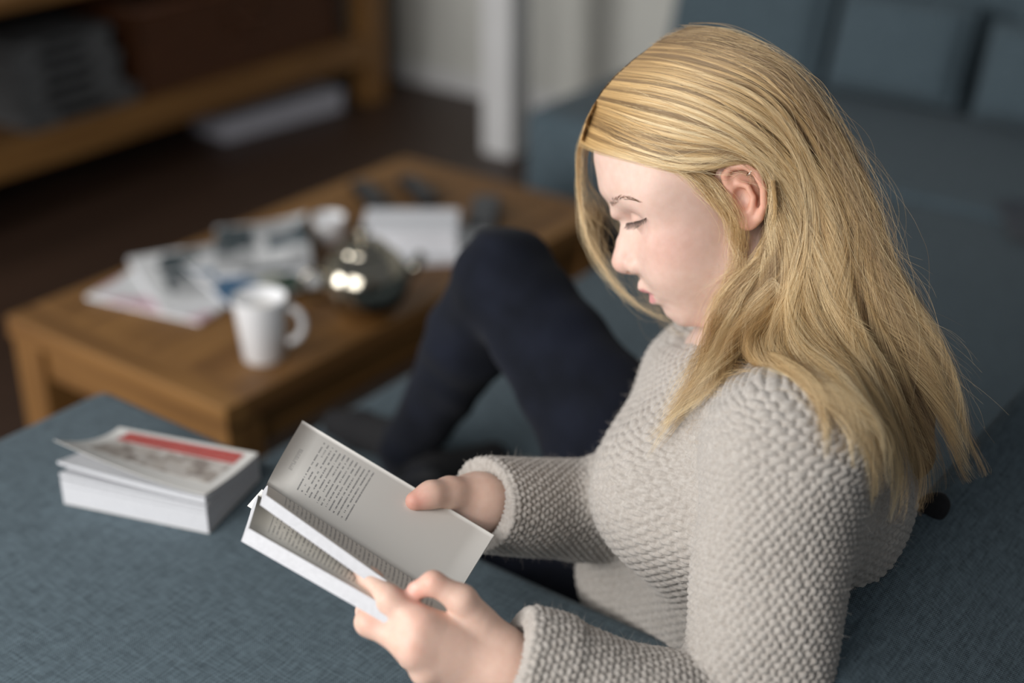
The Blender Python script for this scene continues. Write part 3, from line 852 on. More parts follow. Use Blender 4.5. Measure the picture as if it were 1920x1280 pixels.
def sock_fn(P):
    d = s_chain(P, [ANR + (KNR - ANR) * .05, sole(ANR, .475), sole(TOER - np.array([0, .05, 0]), .452), sole(TOER, .445)], [.034, .036, .028, .022], .02)
    d = smin(d, s_cone(P, sole(ANR, .47), sole(HEELR, .455), .034, .031), .02)
    l = s_chain(P, [ANL, np.array([1.33, 1.135, .462]), np.array([1.44, 1.12, .448])], [.036, .034, .024], .02)
    return np.minimum(d, l)

# ------------------------------------------------------------------ hands
def handl_fn(P):
    Im, Mm, Rm, Lm = at(786, 1170, 1.150), at(776, 1216, 1.146), at(800, 1258, 1.154), at(836, 1296, 1.170)
    wa, wb = at(938, 1226, 1.178), at(930, 1276, 1.184)
    d = s_cone(P, wa, Im, .0155, .0112)
    d = smin(d, s_cone(P, wa * .5 + wb * .5, Mm, .0175, .0122), .020)
    d = smin(d, s_cone(P, wb, Rm, .0165, .0115), .020)
    d = smin(d, s_cone(P, wb, Lm, .0160, .0105), .020)
    d = smin(d, s_cone(P, at(870, 1225, 1.182), at(930, 1250, 1.187), .019, .018), .018)      # palm body
    d = smin(d, s_cone(P, at(812, 1196, 1.160), at(915, 1238, 1.174), .0165, .0185), .020)       # back of the hand
    ix = s_chain(P, [Im, at(730, 1124, 1.157), at(694, 1088, 1.174), at(676, 1066, 1.190)], [.0118, .0100, .0086, .0070], .010)
    d = smin(d, ix, .014)
    md = s_chain(P, [Mm, at(692, 1166, 1.162), at(690, 1146, 1.190), at(706, 1122, 1.215)], [.0120, .0100, .0084, .0070], .010)
    d = smin(d, md, .012)
    rg = s_chain(P, [Rm, at(768, 1232, 1.190), at(762, 1200, 1.214), at(770, 1172, 1.232)], [.0108, .0090, .0078, .0066], .004)
    d = smin(d, rg, .008)
    lt = s_chain(P, [Lm, at(806, 1282, 1.205), at(798, 1250, 1.226), at(800, 1224, 1.242)], [.0098, .0080, .0070, .0060], .004)
    d = smin(d, lt, .008)
    th_ = s_chain(P, [at(930, 1206, 1.178), at(866, 1124, 1.158), at(812, 1093, 1.156), at(780, 1106, 1.162)], [.0180, .0116, .0092, .0076], .006)
    d = smin(d, th_, .007)
    d = smin(d, s_cone(P, at(868, 1166, 1.168), at(890, 1174, 1.172), .008, .014), .010)          # web
    d = smin(d, s_chain(P, [at(925, 1247, 1.180), WRL * .8 + at(950, 1250, 1.18) * .2, WRL * .6 + ELL * .4], [.0235, .0235, .033]), .020)
    return d

def handr_fn(P):
    d = s_chain(P, [WRR * .65 + ELR * .35, at(905, 940, 1.375), at(872, 945, 1.376)], [.030, .0245, .024], .01)
    d = smin(d, s_cone(P, at(890, 950, 1.388), at(820, 985, 1.425), .024, .020), .02)   # palm behind the book
    th_ = s_chain(P, [at(888, 930, 1.372), at(843, 924, 1.346), at(808, 927, 1.326), at(778, 939, 1.319)], [.0200, .0136, .0108, .0090], .012)
    d = smin(d, th_, .012)
    for k in range(4):   # fingers fold round the back of the right half
        b = at(845 - 4 * k, 965 + 12 * k, 1.402 + .006 * k)
        f_ = s_chain(P, [b, at(790 - 2 * k, 955 + 20 * k, 1.425 - .003 * k), at(745, 965 + 24 * k, 1.412 - .008 * k), at(712 + 3 * k, 975 + 26 * k, 1.396 - .010 * k)], [.0115, .0092, .0080, .0066], .004)
        d = smin(d, f_, .006)
    return d

# ------------------------------------------------------------------ the woman
def skin_material():
    m, nt, b = newmat('skin')
    a = N(nt, 'ShaderNodeAttribute'); a.attribute_name = 'tone'
    tc = N(nt, 'ShaderNodeTexCoord'); no = N(nt, 'ShaderNodeTexNoise', Scale=120.0, Detail=5.0); L(nt, tc, 'Object', no, 'Vector')
    n2 = N(nt, 'ShaderNodeTexNoise', Scale=900.0, Detail=2.0); L(nt, tc, 'Object', n2, 'Vector')
    r = ramp(nt, [(0.3, (0.94, 0.90, 0.88)), (0.7, (1.0, 1.0, 1.0))]); L(nt, no, 'Fac', r, 'Fac')
    mx = N(nt, 'ShaderNodeMix', data_type='RGBA', blend_type='MULTIPLY'); mx.inputs[0].default_value = 1.0
    nt.links.new(a.outputs['Color'], mx.inputs[6]); nt.links.new(r.outputs['Color'], mx.inputs[7]); nt.links.new(mx.outputs[2], b.inputs['Base Color'])
    b.inputs['Roughness'].default_value = 0.48; b.inputs['Specular IOR Level'].default_value = 0.4
    b.inputs['Subsurface Weight'].default_value = 0.35; b.inputs['Subsurface Radius'].default_value = (1.0, 0.40, 0.22); b.inputs['Subsurface Scale'].default_value = 0.008
    bp = N(nt, 'ShaderNodeBump', Strength=0.12, Distance=0.0006); L(nt, n2, 'Fac', bp, 'Height'); L(nt, bp, 'Normal', b, 'Normal')
    return m
M['skin'] = skin_material()

SKIN = np.array([.80, .585, .50])
def blend(c, col, w): return c * (1 - w[:, None]) + np.array(col) * w[:, None]
def gauss(Q, c, r): return np.exp(-((((Q - np.asarray(c)) / np.asarray(r)) ** 2).sum(-1)))
def head_tone(Pw):
    Q = to_head(Pw.astype(f32)); S = mirror(Q)
    c = np.tile(SKIN, (len(Q), 1))
    c = blend(c, (.78, .44, .37), .55 * gauss(S, (.085, .048, -.022), (.03, .03, .024)))
    c = blend(c, (.78, .42, .34), .50 * gauss(S, (.132, .0, -.028), (.016, .016, .014)))
    c = blend(c, (.76, .38, .26), .75 * np.clip((S[:, 1] - .071) / .006, 0, 1) * (np.abs(S[:, 2]) < .045) * (S[:, 0] < .035))
    c = blend(c, (.66, .40, .33), .55 * gauss(S, (.105, .031, .016), (.014, .018, .007)))
    # lips
    up_ = s_chain(S, [(.1195, 0, -.0605), (.1160, .010, -.0612), (.1020, .0268, -.0655)], [.0048, .0042, .0012])
    lo_ = s_chain(S, [(.1130, 0, -.0700), (.1100, .011, -.0700), (.1010, .0262, -.0668)], [.0062, .0050, .0012])
    w = np.clip(.5 - np.minimum(up_, lo_) / .0016, 0, 1)
    return blend(c, (.70, .30, .31), .85 * w)

def hand_tone(P, tips, knuck):
    c = np.tile(np.array([.78, .55, .45]), (len(P), 1))
    for t in tips: c = blend(c, (.80, .36, .29), .75 * gauss(P, t, (.014,) * 3))
    for t in knuck: c = blend(c, (.78, .42, .33), .50 * gauss(P, t, (.010,) * 3))
    return blend(c, (.86, .66, .58), .8 * gauss(P, at(771, 1099, 1.153), (.0045,) * 3))

parts = []
v, q = surface_nets(head_fn, HO - 0.185, HO + 0.185, 0.0014, lip=1.5); parts.append((v, q, head_tone(v)))
c = at(845, 1185, 1.18); v, q = surface_nets(handl_fn, c - 0.135, c + .135, 0.0015)
parts.append((v, q, hand_tone(v, [at(780, 1106, 1.158)], [at(786, 1166, 1.14), at(776, 1216, 1.136), at(812, 1090, 1.15), at(690, 1164, 1.15)])))
c = at(840, 950, 1.38); v, q = surface_nets(handr_fn, c - 0.12, c + .12, 0.002)
parts.append((v, q, hand_tone(v, [at(778, 939, 1.315)], [at(842, 915, 1.345)])))
def core_fn(P):       # the body inside the clothes
    d = smin(smin(torso_fn(P, -.006), arml_fn(P, -.006, -.06), .02), armr_fn(P, -.006, -.06), .02)
    legs = np.minimum(s_chain(P, [PEL * .4 + HIPR * .6, KNR, ANR], [.07, .048, .030], .02), s_chain(P, [HIPL, KNL, ANL], [.07, .048, .03], .02))
    return smin(d, legs, .03)
c = np.array([1.15, .80, .70]); v, q = surface_nets(core_fn, c - .55, c + .55, .012); parts.append((v, q, np.tile(SKIN, (len(v), 1))))
vs, qs, cs_, n0 = [], [], [], 0
for v, q, c in parts: vs.append(v); qs.append(q + n0); cs_.append(c); n0 += len(v)
me = np_mesh('person', np.concatenate(vs), np.concatenate(qs))
ca = me.color_attributes.new('tone', 'FLOAT_COLOR', 'POINT')
cc = np.concatenate([np.concatenate(cs_), np.ones((n0, 1))], 1); ca.data.foreach_set('color', cc.astype(f32).ravel())
person = link('person', me, M['skin'])
tag(person, 'woman with long blond hair in a beige knit sweater reading a book on the sofa', 'person')

# ---- jeans and socks
def denim():
    m, nt, b = newmat('dark_denim')
    tc = N(nt, 'ShaderNodeTexCoord'); no = N(nt, 'ShaderNodeTexNoise', Scale=14.0, Detail=5.0); L(nt, tc, 'Object', no, 'Vector')
    n2 = N(nt, 'ShaderNodeTexNoise', Scale=700.0, Detail=1.0); L(nt, tc, 'Object', n2, 'Vector')
    r = ramp(nt, [(0.3, (0.004, 0.0055, 0.010)), (0.75, (0.010, 0.013, 0.025))]); L(nt, no, 'Fac', r, 'Fac'); L(nt, r, 'Color', b, 'Base Color')
    b.inputs['Roughness'].default_value = 0.9; b.inputs['Specular IOR Level'].default_value = 0.2
    b.inputs['Sheen Weight'].default_value = 0.04
    bp = N(nt, 'ShaderNodeBump', Strength=0.4, Distance=0.001); L(nt, n2, 'Fac', bp, 'Height'); L(nt, bp, 'Normal', b, 'Normal')
    return m
M['denim'] = denim(); M['sock'] = plain('black_sock', (0.010, 0.010, 0.012), 0.9, 0.2, 200)
c = np.array([1.2, .88, .66])
v, q = surface_nets(jeans_fn, c - .5, c + .5, .006); o = link('jeans', np_mesh('jeans', v, q), M['denim'], person); o['label'] = 'dark navy skinny jeans'
c = np.array([1.38, 1.2, .47]); v, q = surface_nets(sock_fn, c - .25, c + .25, .006); o = link('socks', np_mesh('socks', v, q), M['sock'], person); o['label'] = 'black socks'

# ---- sweater, knitted in moss stitch
def wool():
    m, nt, b = newmat('beige_wool')
    tc = N(nt, 'ShaderNodeTexCoord'); no = N(nt, 'ShaderNodeTexNoise', Scale=240.0, Detail=4.0); L(nt, tc, 'Object', no, 'Vector')
    n2 = N(nt, 'ShaderNodeTexNoise', Scale=1500.0, Detail=3.0); L(nt, tc, 'Object', n2, 'Vector')
    r = ramp(nt, [(0.3, (0.43, 0.39, 0.35)), (0.7, (0.55, 0.515, 0.475))]); L(nt, no, 'Fac', r, 'Fac'); L(nt, r, 'Color', b, 'Base Color')
    b.inputs['Roughness'].default_value = 0.95; b.inputs['Specular IOR Level'].default_value = 0.1
    b.inputs['Sheen Weight'].default_value = 0.3; b.inputs['Sheen Roughness'].default_value = 0.6
    bp = N(nt, 'ShaderNodeBump', Strength=0.8, Distance=0.0008); L(nt, n2, 'Fac', bp, 'Height'); L(nt, bp, 'Normal', b, 'Normal')
    return m
M['wool'] = wool()

def axis_uv(P, a, b, ref, R, off=0.0):
    ax = unit(b - a); e1 = unit(ref - ax * (ref @ ax)); e2 = np.cross(ax, e1)
    d = P - a; v = d @ ax
    return np.arctan2(d @ e2, d @ e1) * R, v + off
def knit_height(P, reg):
    h = np.zeros(len(P))
    def stitch(u, v, pu, pv, amp):
        jit = .16 * np.sin(u * 410 + v * 290) + .14 * np.sin(v * 530 - u * 170 + 2)
        row = np.floor(v / pv + jit * .5); x = u / pu + .5 * (row % 2) + jit * .5
        fx = x - np.round(x); fy = (v / pv + jit * .5) - row - .5
        b = np.clip(1 - (fx / .50) ** 2 * 1.0, 0, 1) * np.clip(1 - (fy / .52) ** 2, 0, 1)
        return amp * (np.sqrt(b) - .55)
    m = reg == 0
    if m.any():
        Q = squash(P[m].astype(f32)).astype(float)
        a, b = sq1(NB).astype(float), sq1(PEL).astype(float)
        n = 92; R = n * .0066 / (2 * math.pi)
        u, v = axis_uv(Q, a, b, _e1, R); h[m] = stitch(u, v, .0072, .0051, .0042)
    for k, (A, B, C, pu, n) in ((1, (SHL, ELL, WRL, .0083, 48)), (2, (SHR, ELR, WRR, .0083, 46))):
        m = reg == k
        if not m.any(): continue
        p = P[m]; R = n * pu / (2 * math.pi)
        u1, v1 = axis_uv(p, A, B, FW, R); ln = np.linalg.norm(B - A)
        u2, v2 = axis_uv(p, B, C, FW, R, ln)
        d1 = s_cone(p.astype(f32), A, B, .05, .045); d2 = s_cone(p.astype(f32), B, C, .045, .03)
        f = d1 < d2
        h[m] = stitch(np.where(f, u1, u2), np.where(f, v1, v2), pu, .0057, .0046)
    return h
c = np.array([1.06, .53, .76])
v, q = surface_nets(sweater_solid, c - np.array([.38, .34, .36]), c + np.array([.34, .36, .26]), .0018, newton=1)
vf = v.astype(f32)
reg = np.argmin(np.stack([torso_sw(vf), arml_sw(vf) + .004, armr_sw(vf) + .004]), 0)
_, g = fgrad(sweater_solid, v, .003); g /= np.linalg.norm(g, axis=1, keepdims=True) + 1e-9
v = v + g * knit_height(v, reg)[:, None]
sweater = link('sweater', np_mesh('sweater', v, q), M['wool'], person); sweater['label'] = 'chunky beige moss stitch sweater'
print('sweater verts', len(v))

# ------------------------------------------------------------------ hair
HM_P = [at(1395, 265, 1.385), at(1490, 420, 1.395), at(1565, 600, 1.375), at(1640, 745, 1.345), at(1700, 850, 1.325), at(1745, 915, 1.315)]
HM_R = [.098, .088, .086, .074, .052, .022]
def mass_fn(P): return s_chain(P, HM_P, HM_R, .03)
def cran_fn(P):
    S = mirror(to_head(P))
    return smin(s_ell(S, (.022, 0, .052), (.099, .075, .090)), s_ell(S, (.045, 0, -.005), (.060, .064, .070)), .03)
def hull_fn(P):
    d = np.minimum(cran_fn(P) - .013, torso_sw(P) - .012)
    d = np.minimum(d, arml_sw(P) - .012)
    return smin(d, mass_fn(P), .03)

def resample(pts, K):
    """smooth polyline -> K points evenly spaced along it"""
    p = np.asarray(pts, float)
    q = np.concatenate([[2 * p[0] - p[1]], p, [2 * p[-1] - p[-2]]]); out = []
    for i in range(1, len(q) - 2):
        for t in np.linspace(0, 1, 12, endpoint=False):
            a, b, c, d = q[i - 1], q[i], q[i + 1], q[i + 2]
            out.append(.5 * ((2 * b) + (c - a) * t + (2 * a - 5 * b + 4 * c - d) * t * t + (3 * b - a - 3 * c + d) * t ** 3))
    out.append(p[-1]); out = np.array(out)
    s = np.concatenate([[0], np.cumsum(np.linalg.norm(np.diff(out, axis=0), axis=1))])
    x = np.linspace(0, s[-1], K)
    return np.stack([np.interp(x, s, out[:, k]) for k in range(out.shape[1])], 1)

def drape(px, fn, far=False, d0=1.0, d1=1.75):
    """lay a line of the hair flow on the near (or far) side of the head-and-shoulder volume"""
    dirs = np.array([FW + (x - CX) / FPX * RT + (CY - y) / FPX * UP for x, y in px])
    ds = np.linspace(d0, d1, 140)
    if far: ds = ds[::-1]
    P = CAM + dirs[:, None, :] * ds[None, :, None]
    f = fn(P.reshape(-1, 3).astype(f32)).reshape(len(px), -1)
    hit = np.argmax(f < 0, 1); miss = ~(f < 0).any(1); best = np.argmin(f, 1)
    dep = np.where(miss, ds[best], 0.0)
    for i in np.where(~miss)[0]:
        k = max(hit[i], 1); a, b = f[i, k - 1], f[i, k]; dep[i] = ds[k - 1] + (ds[k] - ds[k - 1]) * a / (a - b + 1e-9)
    for _ in range(4): dep[1:-1] = .25 * dep[:-2] + .5 * dep[1:-1] + .25 * dep[2:]
    return CAM + dirs * dep[:, None]

GUIDES = [
 [(1088, 262), (1105, 272), (1140, 284), (1200, 301), (1265, 314), (1340, 309), (1392, 302), (1420, 318), (1441, 350), (1449, 395), (1444, 445), (1424, 492), (1385, 548), (1345, 604), (1325, 655), (1300, 715), (1255, 780), (1208, 858)],
 [(1098, 225), (1125, 240), (1175, 262), (1250, 285), (1335, 294), (1405, 300), (1448, 340), (1464, 410), (1460, 485), (1436, 560), (1402, 620), (1376, 670), (1345, 715), (1300, 760), (1262, 800)],
 [(1112, 198), (1145, 208), (1200, 226), (1285, 252), (1372, 278), (1432, 312), (1470, 370), (1484, 450), (1476, 535), (1444, 600), (1412, 642), (1424, 670), (1470, 690), (1522, 714), (1556, 752), (1572, 805), (1568, 865)],
 [(1130, 172), (1165, 178), (1225, 190), (1315, 218), (1400, 262), (1458, 322), (1494, 400), (1500, 490), (1492, 575), (1500, 645), (1545, 705), (1584, 760), (1620, 808), (1640, 850), (1636, 890), (1656, 925), (1646, 975)],
 [(1156, 142), (1195, 146), (1255, 155), (1350, 184), (1430, 234), (1488, 312), (1522, 402), (1532, 500), (1538, 580), (1570, 652), (1612, 704), (1650, 762), (1684, 830), (1704, 892), (1700, 940), (1690, 985)],
 [(1192, 110), (1230, 112), (1295, 122), (1390, 158), (1468, 220), (1528, 312), (1562, 410), (1582, 510), (1608, 600), (1650, 682), (1692, 752), (1730, 822), (1752, 882), (1755, 930)],
 [(1232, 80), (1270, 80), (1335, 90), (1430, 130), (1506, 206), (1566, 302), (1602, 402), (1630, 500), (1676, 592), (1718, 664), (1756, 742), (1784, 820), (1800, 880), (1812, 905)],
 [(1280, 56), (1315, 54), (1375, 62), (1460, 106), (1536, 188), (1596, 290), (1636, 392), (1668, 490), (1716, 582), (1758, 654), (1786, 732), (1802, 806), (1836, 868), (1850, 890)],
]
K = 30
near_g = np.stack([drape(resample(g, K), hull_fn) for g in GUIDES])
back_g = np.stack([drape(resample(g, K), hull_fn, far=True) for g in GUIDES[2:]])
TEMPLE = [
 [(1236, 312), (1275, 326), (1312, 356), (1345, 398), (1370, 434), (1371, 478), (1348, 524), (1332, 566), (1330, 600)],
 [(1300, 318), (1335, 335), (1362, 366), (1382, 410), (1392, 452), (1390, 505), (1366, 560), (1345, 606), (1335, 640)],
]
temple_g = np.stack([drape(resample(g, K), lambda P: np.minimum(head_fn(P) - .004, torso_sw(P) - .01)) for g in TEMPLE])
FRONT = [
 [(1450, 338), (1455, 392), (1446, 440), (1416, 486), (1366, 536), (1330, 588), (1312, 640), (1290, 690), (1258, 752), (1232, 800)],
 [(1460, 338), (1464, 402), (1454, 450), (1431, 500), (1392, 560), (1360, 612), (1345, 660), (1322, 705), (1275, 770), (1225, 838)],
]
front_g = np.stack([drape(resample(g, K), lambda P: np.minimum(head_fn(P) - .010, np.minimum(torso_sw(P), arml_sw(P)) - .012)) for g in FRONT])
FARS = [
 ([(1098, 236), (1082, 290), (1084, 370), (1102, 450), (1132, 516), (1176, 560), (1230, 586), (1292, 598)], 1.43),
 ([(1106, 230), (1092, 295), (1096, 370), (1112, 440), (1134, 500), (1150, 540), (1165, 575)], 1.445),
 ([(1114, 226), (1108, 290), (1118, 370), (1140, 440), (1160, 505), (1185, 560), (1215, 620)], 1.465),
 ([(1140, 190), (1150, 270), (1175, 370), (1200, 450), (1230, 530), (1270, 620), (1320, 700)], 1.475),
]
def far_depth(d, t): u = min(1.0, t / .35); return 1.372 + (d - 1.372) * u * u * (3 - 2 * u)      # rooted on the scalp, then hanging on the far side
far_g = np.stack([np.array([at(x, y, far_depth(d, i / (K - 1))) for i, (x, y) in enumerate(resample(g, K))]) for g, d in FARS])

def interp_guides(G, s, split=None):
    i = np.clip(np.floor(s).astype(int), 0, len(G) - 2); w = (s - i)
    k = np.arange(G.shape[1])[None, :]
    if split is not None:      # hair parts over the shoulder between two guides
        t = k / (G.shape[1] - 1.0); m = np.clip((t - .36) / .22, 0, 1)
        hard = np.where(w[:, :1] > .5, 1.0, 0.0) * .9 + .05 * w
        w = np.where(i == split, w * (1 - m) + (hard + .12 * (w - .5)) * m, w)
    w = w[:, :, None]
    return G[i, k] * (1 - w) + G[i + 1, k] * w

_st = np.random.default_rng(77).beta(.75, .70, 90)
def STREAK(s): return np.interp(s, np.linspace(-.5, 8, 90), _st) * (1 - .42 * np.clip((np.asarray(s) - 3.2) / 2.2, 0, 1))   # highlights run in streaks along the hair
def grow(G, nlock, per, seed, smin_=0.0, smax_=None, width=.16, layer=.014, wave=.006, tip=(.74, 1.0), frizz=.0008, side=FW, split=None, spread=.55, edge=.0045, tmin=0.0, tmul=1.0):
    """locks of strands following the guide sheet G; returns points (n,K,3), tint (n,)"""
    r = np.random.default_rng(seed); smax_ = (len(G) - 1) if smax_ is None else smax_
    n = nlock * per; lock = np.repeat(np.arange(nlock), per); t = np.linspace(0, 1, K)
    sc = r.uniform(smin_, smax_, nlock); wd = width * r.uniform(.5, 1.3, nlock); lay = layer * r.uniform(0, 1, nlock) ** 1.3
    tl = r.uniform(*tip, nlock); ph = sc * 1.9 + r.normal(0, .45, nlock); fr = 2.45 + r.normal(0, .12, nlock); am = wave * r.uniform(.5, 1.1, nlock)
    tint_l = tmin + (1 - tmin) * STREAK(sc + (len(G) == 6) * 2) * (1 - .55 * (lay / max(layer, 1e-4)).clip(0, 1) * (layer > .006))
    dl = r.normal(0, spread, n).clip(-1.4, 1.4)
    s = sc[lock][:, None] + (dl * wd[lock])[:, None] * (1.25 - 1.0 * t[None, :] ** 1.2) + (.10 * np.sin(6.28 * t * fr[lock][:, None] * .8 + ph[lock][:, None])) * t[None, :] * 2 * (wave > 0)
    s = s.clip(-.25, len(G) - 1 + .25)
    end = (tl[lock] * r.uniform(.86, 1.04, n)).clip(.4, 1.03)
    base = interp_guides(G, s, split)
    # shorten to the strand's own length
    ki = (t[None, :] * end[:, None] * (K - 1)).clip(0, K - 1.001); k0 = ki.astype(int); w = (ki - k0)[:, :, None]
    rows = np.arange(n)[:, None]
    P = base[rows, k0] * (1 - w) + base[rows, k0 + 1] * w
    tan = np.gradient(P, axis=1); tan /= np.linalg.norm(tan, axis=2, keepdims=True) + 1e-9
    lat = np.cross(tan, side); lat /= np.linalg.norm(lat, axis=2, keepdims=True) + 1e-9
    lw = .30 + .70 * np.clip((t[None, :] - .25) / .3, 0, 1)
    inw = (lay[lock][:, None] + edge * (dl ** 2)[:, None]) * lw
    P = P + side * inw[:, :, None]
    wv = am[lock][:, None] * np.sin(6.28 * fr[lock][:, None] * t[None, :] + ph[lock][:, None]) * t[None, :] ** 1.3
    wv2 = am[lock][:, None] * np.cos(6.28 * fr[lock][:, None] * t[None, :] + ph[lock][:, None]) * t[None, :] ** 1.3
    P = P + lat * wv[:, :, None] - side * np.abs(wv2[:, :, None]) * .8
    nz = r.normal(0, 1, (n, 6)); tt = t[None, :]
    fz = sum(nz[:, k:k + 1] * np.sin((k + 1) * 3.1 * tt + k) for k in range(3)) * frizz * (.25 + tt ** 1.5 * 1.6)
    fy = sum(nz[:, k + 3:k + 4] * np.sin((k + 1) * 2.7 * tt + 2 * k) for k in range(3)) * frizz * (.25 + tt ** 1.5 * 1.6)
    P = P + lat * fz[:, :, None] - side * fy[:, :, None]
    tint = (tint_l[lock] * tmul + r.normal(0, .05, n)).clip(0, 1)
    return P, tint

mir_g = near_g - 2 * ((near_g - HO) @ HL)[..., None] * HL
sets = [
 grow(near_g, 120, 66, 1, width=.15, layer=.015, wave=.012, split=1, edge=.008, tmul=.80),
 grow(near_g, 50, 90, 2, width=.050, layer=.0, wave=.014, split=1, edge=.007, tmin=.5),
 grow(near_g[:3], 42, 40, 9, width=.15, layer=.003, wave=.004, smin_=0, smax_=1.5, split=1, tmin=.55),
 grow(back_g, 60, 36, 3, width=.22, layer=.012, side=-FW),
 grow(mir_g[2:], 60, 36, 13, width=.22, layer=.004, side=-FW),
 grow(mir_g[:4], 40, 36, 16, width=.18, layer=.002, wave=0., side=-FW, tip=(.36, .48)),
 grow(temple_g, 10, 26, 4, width=.22, layer=.003, wave=.007, frizz=.0025, tip=(.7, 1.0), tmin=.35),
 grow(front_g, 20, 40, 14, width=.22, layer=.008, wave=.006, frizz=.0025, tip=(.55, 1.0), tmin=.2),
 grow(far_g[:3], 11, 6, 5, width=.5, layer=.006, wave=.006, frizz=.0035, side=-FW, smin_=.2, smax_=1.6, tmin=.3),
 grow(far_g[2:], 8, 7, 15, width=.5, layer=.006, wave=.005, frizz=.003, side=-FW, smin_=.5),
 grow(far_g[:2], 3, 14, 6, width=.10, layer=.003, wave=.002, frizz=.0015, side=-FW, smax_=.25, tip=(.9, 1.0)),
 grow(near_g, 90, 1, 17, width=.3, layer=-.003, wave=.0, frizz=.0055, tip=(.40, .45), tmin=.6),
 grow(near_g, 200, 1, 7, width=.3, layer=.0, wave=.012, frizz=.005, tip=(.3, 1.0), split=1),
 grow(near_g[5:], 90, 3, 8, width=.4, layer=-.004, wave=.014, frizz=.007, smin_=.8, tip=(.6, 1.0)),
]
HP = np.concatenate([s[0] for s in sets]); HT = np.concatenate([s[1] for s in sets])
# keep strands outside the head
flat = HP.reshape(-1, 3)
for _ in range(2):
    d = np.minimum(cran_fn(flat.astype(f32)) - .002, sweater_solid(flat.astype(f32)) - .003)
    bad = np.where(d < 0)[0]
    if len(bad) == 0: break
    fn_ = lambda P: np.minimum(cran_fn(P) - .002, sweater_solid(P) - .003)
    f0, g = fgrad(fn_, flat[bad], .002); g /= np.linalg.norm(g, axis=1, keepdims=True) + 1e-9
    flat[bad] -= g * f0[:, None]
HP = flat.reshape(HP.shape)

def hair_material():
    m, nt, b = newmat('blond_hair')
    a = N(nt, 'ShaderNodeAttribute'); a.attribute_name = 'tint'
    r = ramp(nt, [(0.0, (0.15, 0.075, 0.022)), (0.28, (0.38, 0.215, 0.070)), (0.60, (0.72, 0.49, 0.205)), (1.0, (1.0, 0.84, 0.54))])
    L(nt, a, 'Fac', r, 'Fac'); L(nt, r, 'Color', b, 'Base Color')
    b.inputs['Roughness'].default_value = 0.55; b.inputs['Specular IOR Level'].default_value = 0.25
    h = N(nt, 'ShaderNodeBsdfHair'); h.component = 'Reflection'; h.inputs['RoughnessU'].default_value = 0.28; h.inputs['RoughnessV'].default_value = 0.8
    h.inputs['Color'].default_value = (1.0, 0.90, 0.72, 1)
    mx = N(nt, 'ShaderNodeMixShader'); mx.inputs[0].default_value = 0.22
    L(nt, b, 'BSDF', mx, 1); L(nt, h, 'BSDF', mx, 2); L(nt, mx, 'Shader', nt.nodes['Material Output'], 'Surface')
    return m
M['hair'] = hair_material()

def hair_object(name, P, tint, rad, mat, parent):
    n, k, _ = P.shape
    hc = bpy.data.hair_curves.new(name); hc.add_curves([k] * n)
    hc.attributes['position'].data.foreach_set('vector', P.astype(f32).ravel())
    ra = hc.attributes.get('radius') or hc.attributes.new('radius', 'FLOAT', 'POINT')
    t = np.linspace(0, 1, k); rr = rad * (1 - .75 * t ** 2)
    ra.data.foreach_set('value', np.tile(rr, n).astype(f32))
    at_ = hc.attributes.new('tint', 'FLOAT', 'POINT')
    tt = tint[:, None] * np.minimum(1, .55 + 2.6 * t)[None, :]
    at_.data.foreach_set('value', tt.astype(f32).ravel())
    o = bpy.data.objects.new(name, hc); COL.objects.link(o); hc.materials.append(mat); o.parent = parent
    return o
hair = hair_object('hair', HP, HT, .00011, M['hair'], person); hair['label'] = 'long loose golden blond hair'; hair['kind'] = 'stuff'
print('strands', len(HP))

# solid layer of hair underneath the strands
def under_fn(P):
    Q = to_head(P); S = mirror(Q)
    cap = cran_fn(P) - .002
    pl = Q[:, 2] - .082 + (.118 - Q[:, 0]) * .74
    cap = smax(cap, -np.maximum(pl, (-.012 - Q[:, 0])), .008)
    cap = smax(cap, -s_ell(S, (.012, .082, -.002), (.026, .03, .036)), .006)
    ms = s_chain(P, HM_P[1:5], [.066, .064, .050, .026], .03)
    ms = smax(ms, -s_ell(S, (.012, .082, -.010), (.030, .05, .045)), .01)
    return smin(cap, ms, .02)
c = at(1500, 500, 1.37)
v, q = surface_nets(under_fn, c - .24, c + .24, .004)
M['underhair'] = plain('under_hair', (0.20, 0.115, 0.045), 0.6, 0.35, 260, 0.5)
link('hair_underlayer', np_mesh('hair_underlayer', v, q), M['underhair'], hair)

# eyebrow and lashes
def head_hairs(name, curves, rad, mat):
    mb = MB()
    for c_, r_ in curves: mb.tube(c_, [rad * (1 - .85 * i / (len(c_) - 1)) for i in range(len(c_))], 4, cap=False)
    o = mb.build(name, mat, person, smooth=True); return o
def on_face(q, off):
    """put head-space points on the skin"""
    P = from_head(np.array(q)); off = np.asarray(off)
    for _ in range(5):
        f0, g = fgrad(head_fn, P, .001); P = P - (f0 - off)[:, None] * g / np.maximum((g * g).sum(-1, keepdims=True), .3)
    return P
M['brow'] = plain('brow_hair', (0.20, 0.115, 0.065), 0.6, 0.2, 100); M['lash'] = plain('lash', (0.012, 0.009, 0.008), 0.5, 0.1, 100)
def skin_line(px, n, off=0.0):
    """a line drawn on the near side of the face, as head-space points"""
    P = drape(resample(px, n), head_fn, d0=1.25, d1=1.42); return to_head(P.astype(f32)).astype(float)
bl = skin_line([(1147, 385), (1153, 377), (1166, 371), (1180, 371), (1196, 376)], 40)
lidl = skin_line([(1175, 418), (1184, 416.5), (1194, 414.5), (1203, 412), (1211, 408)], 30)
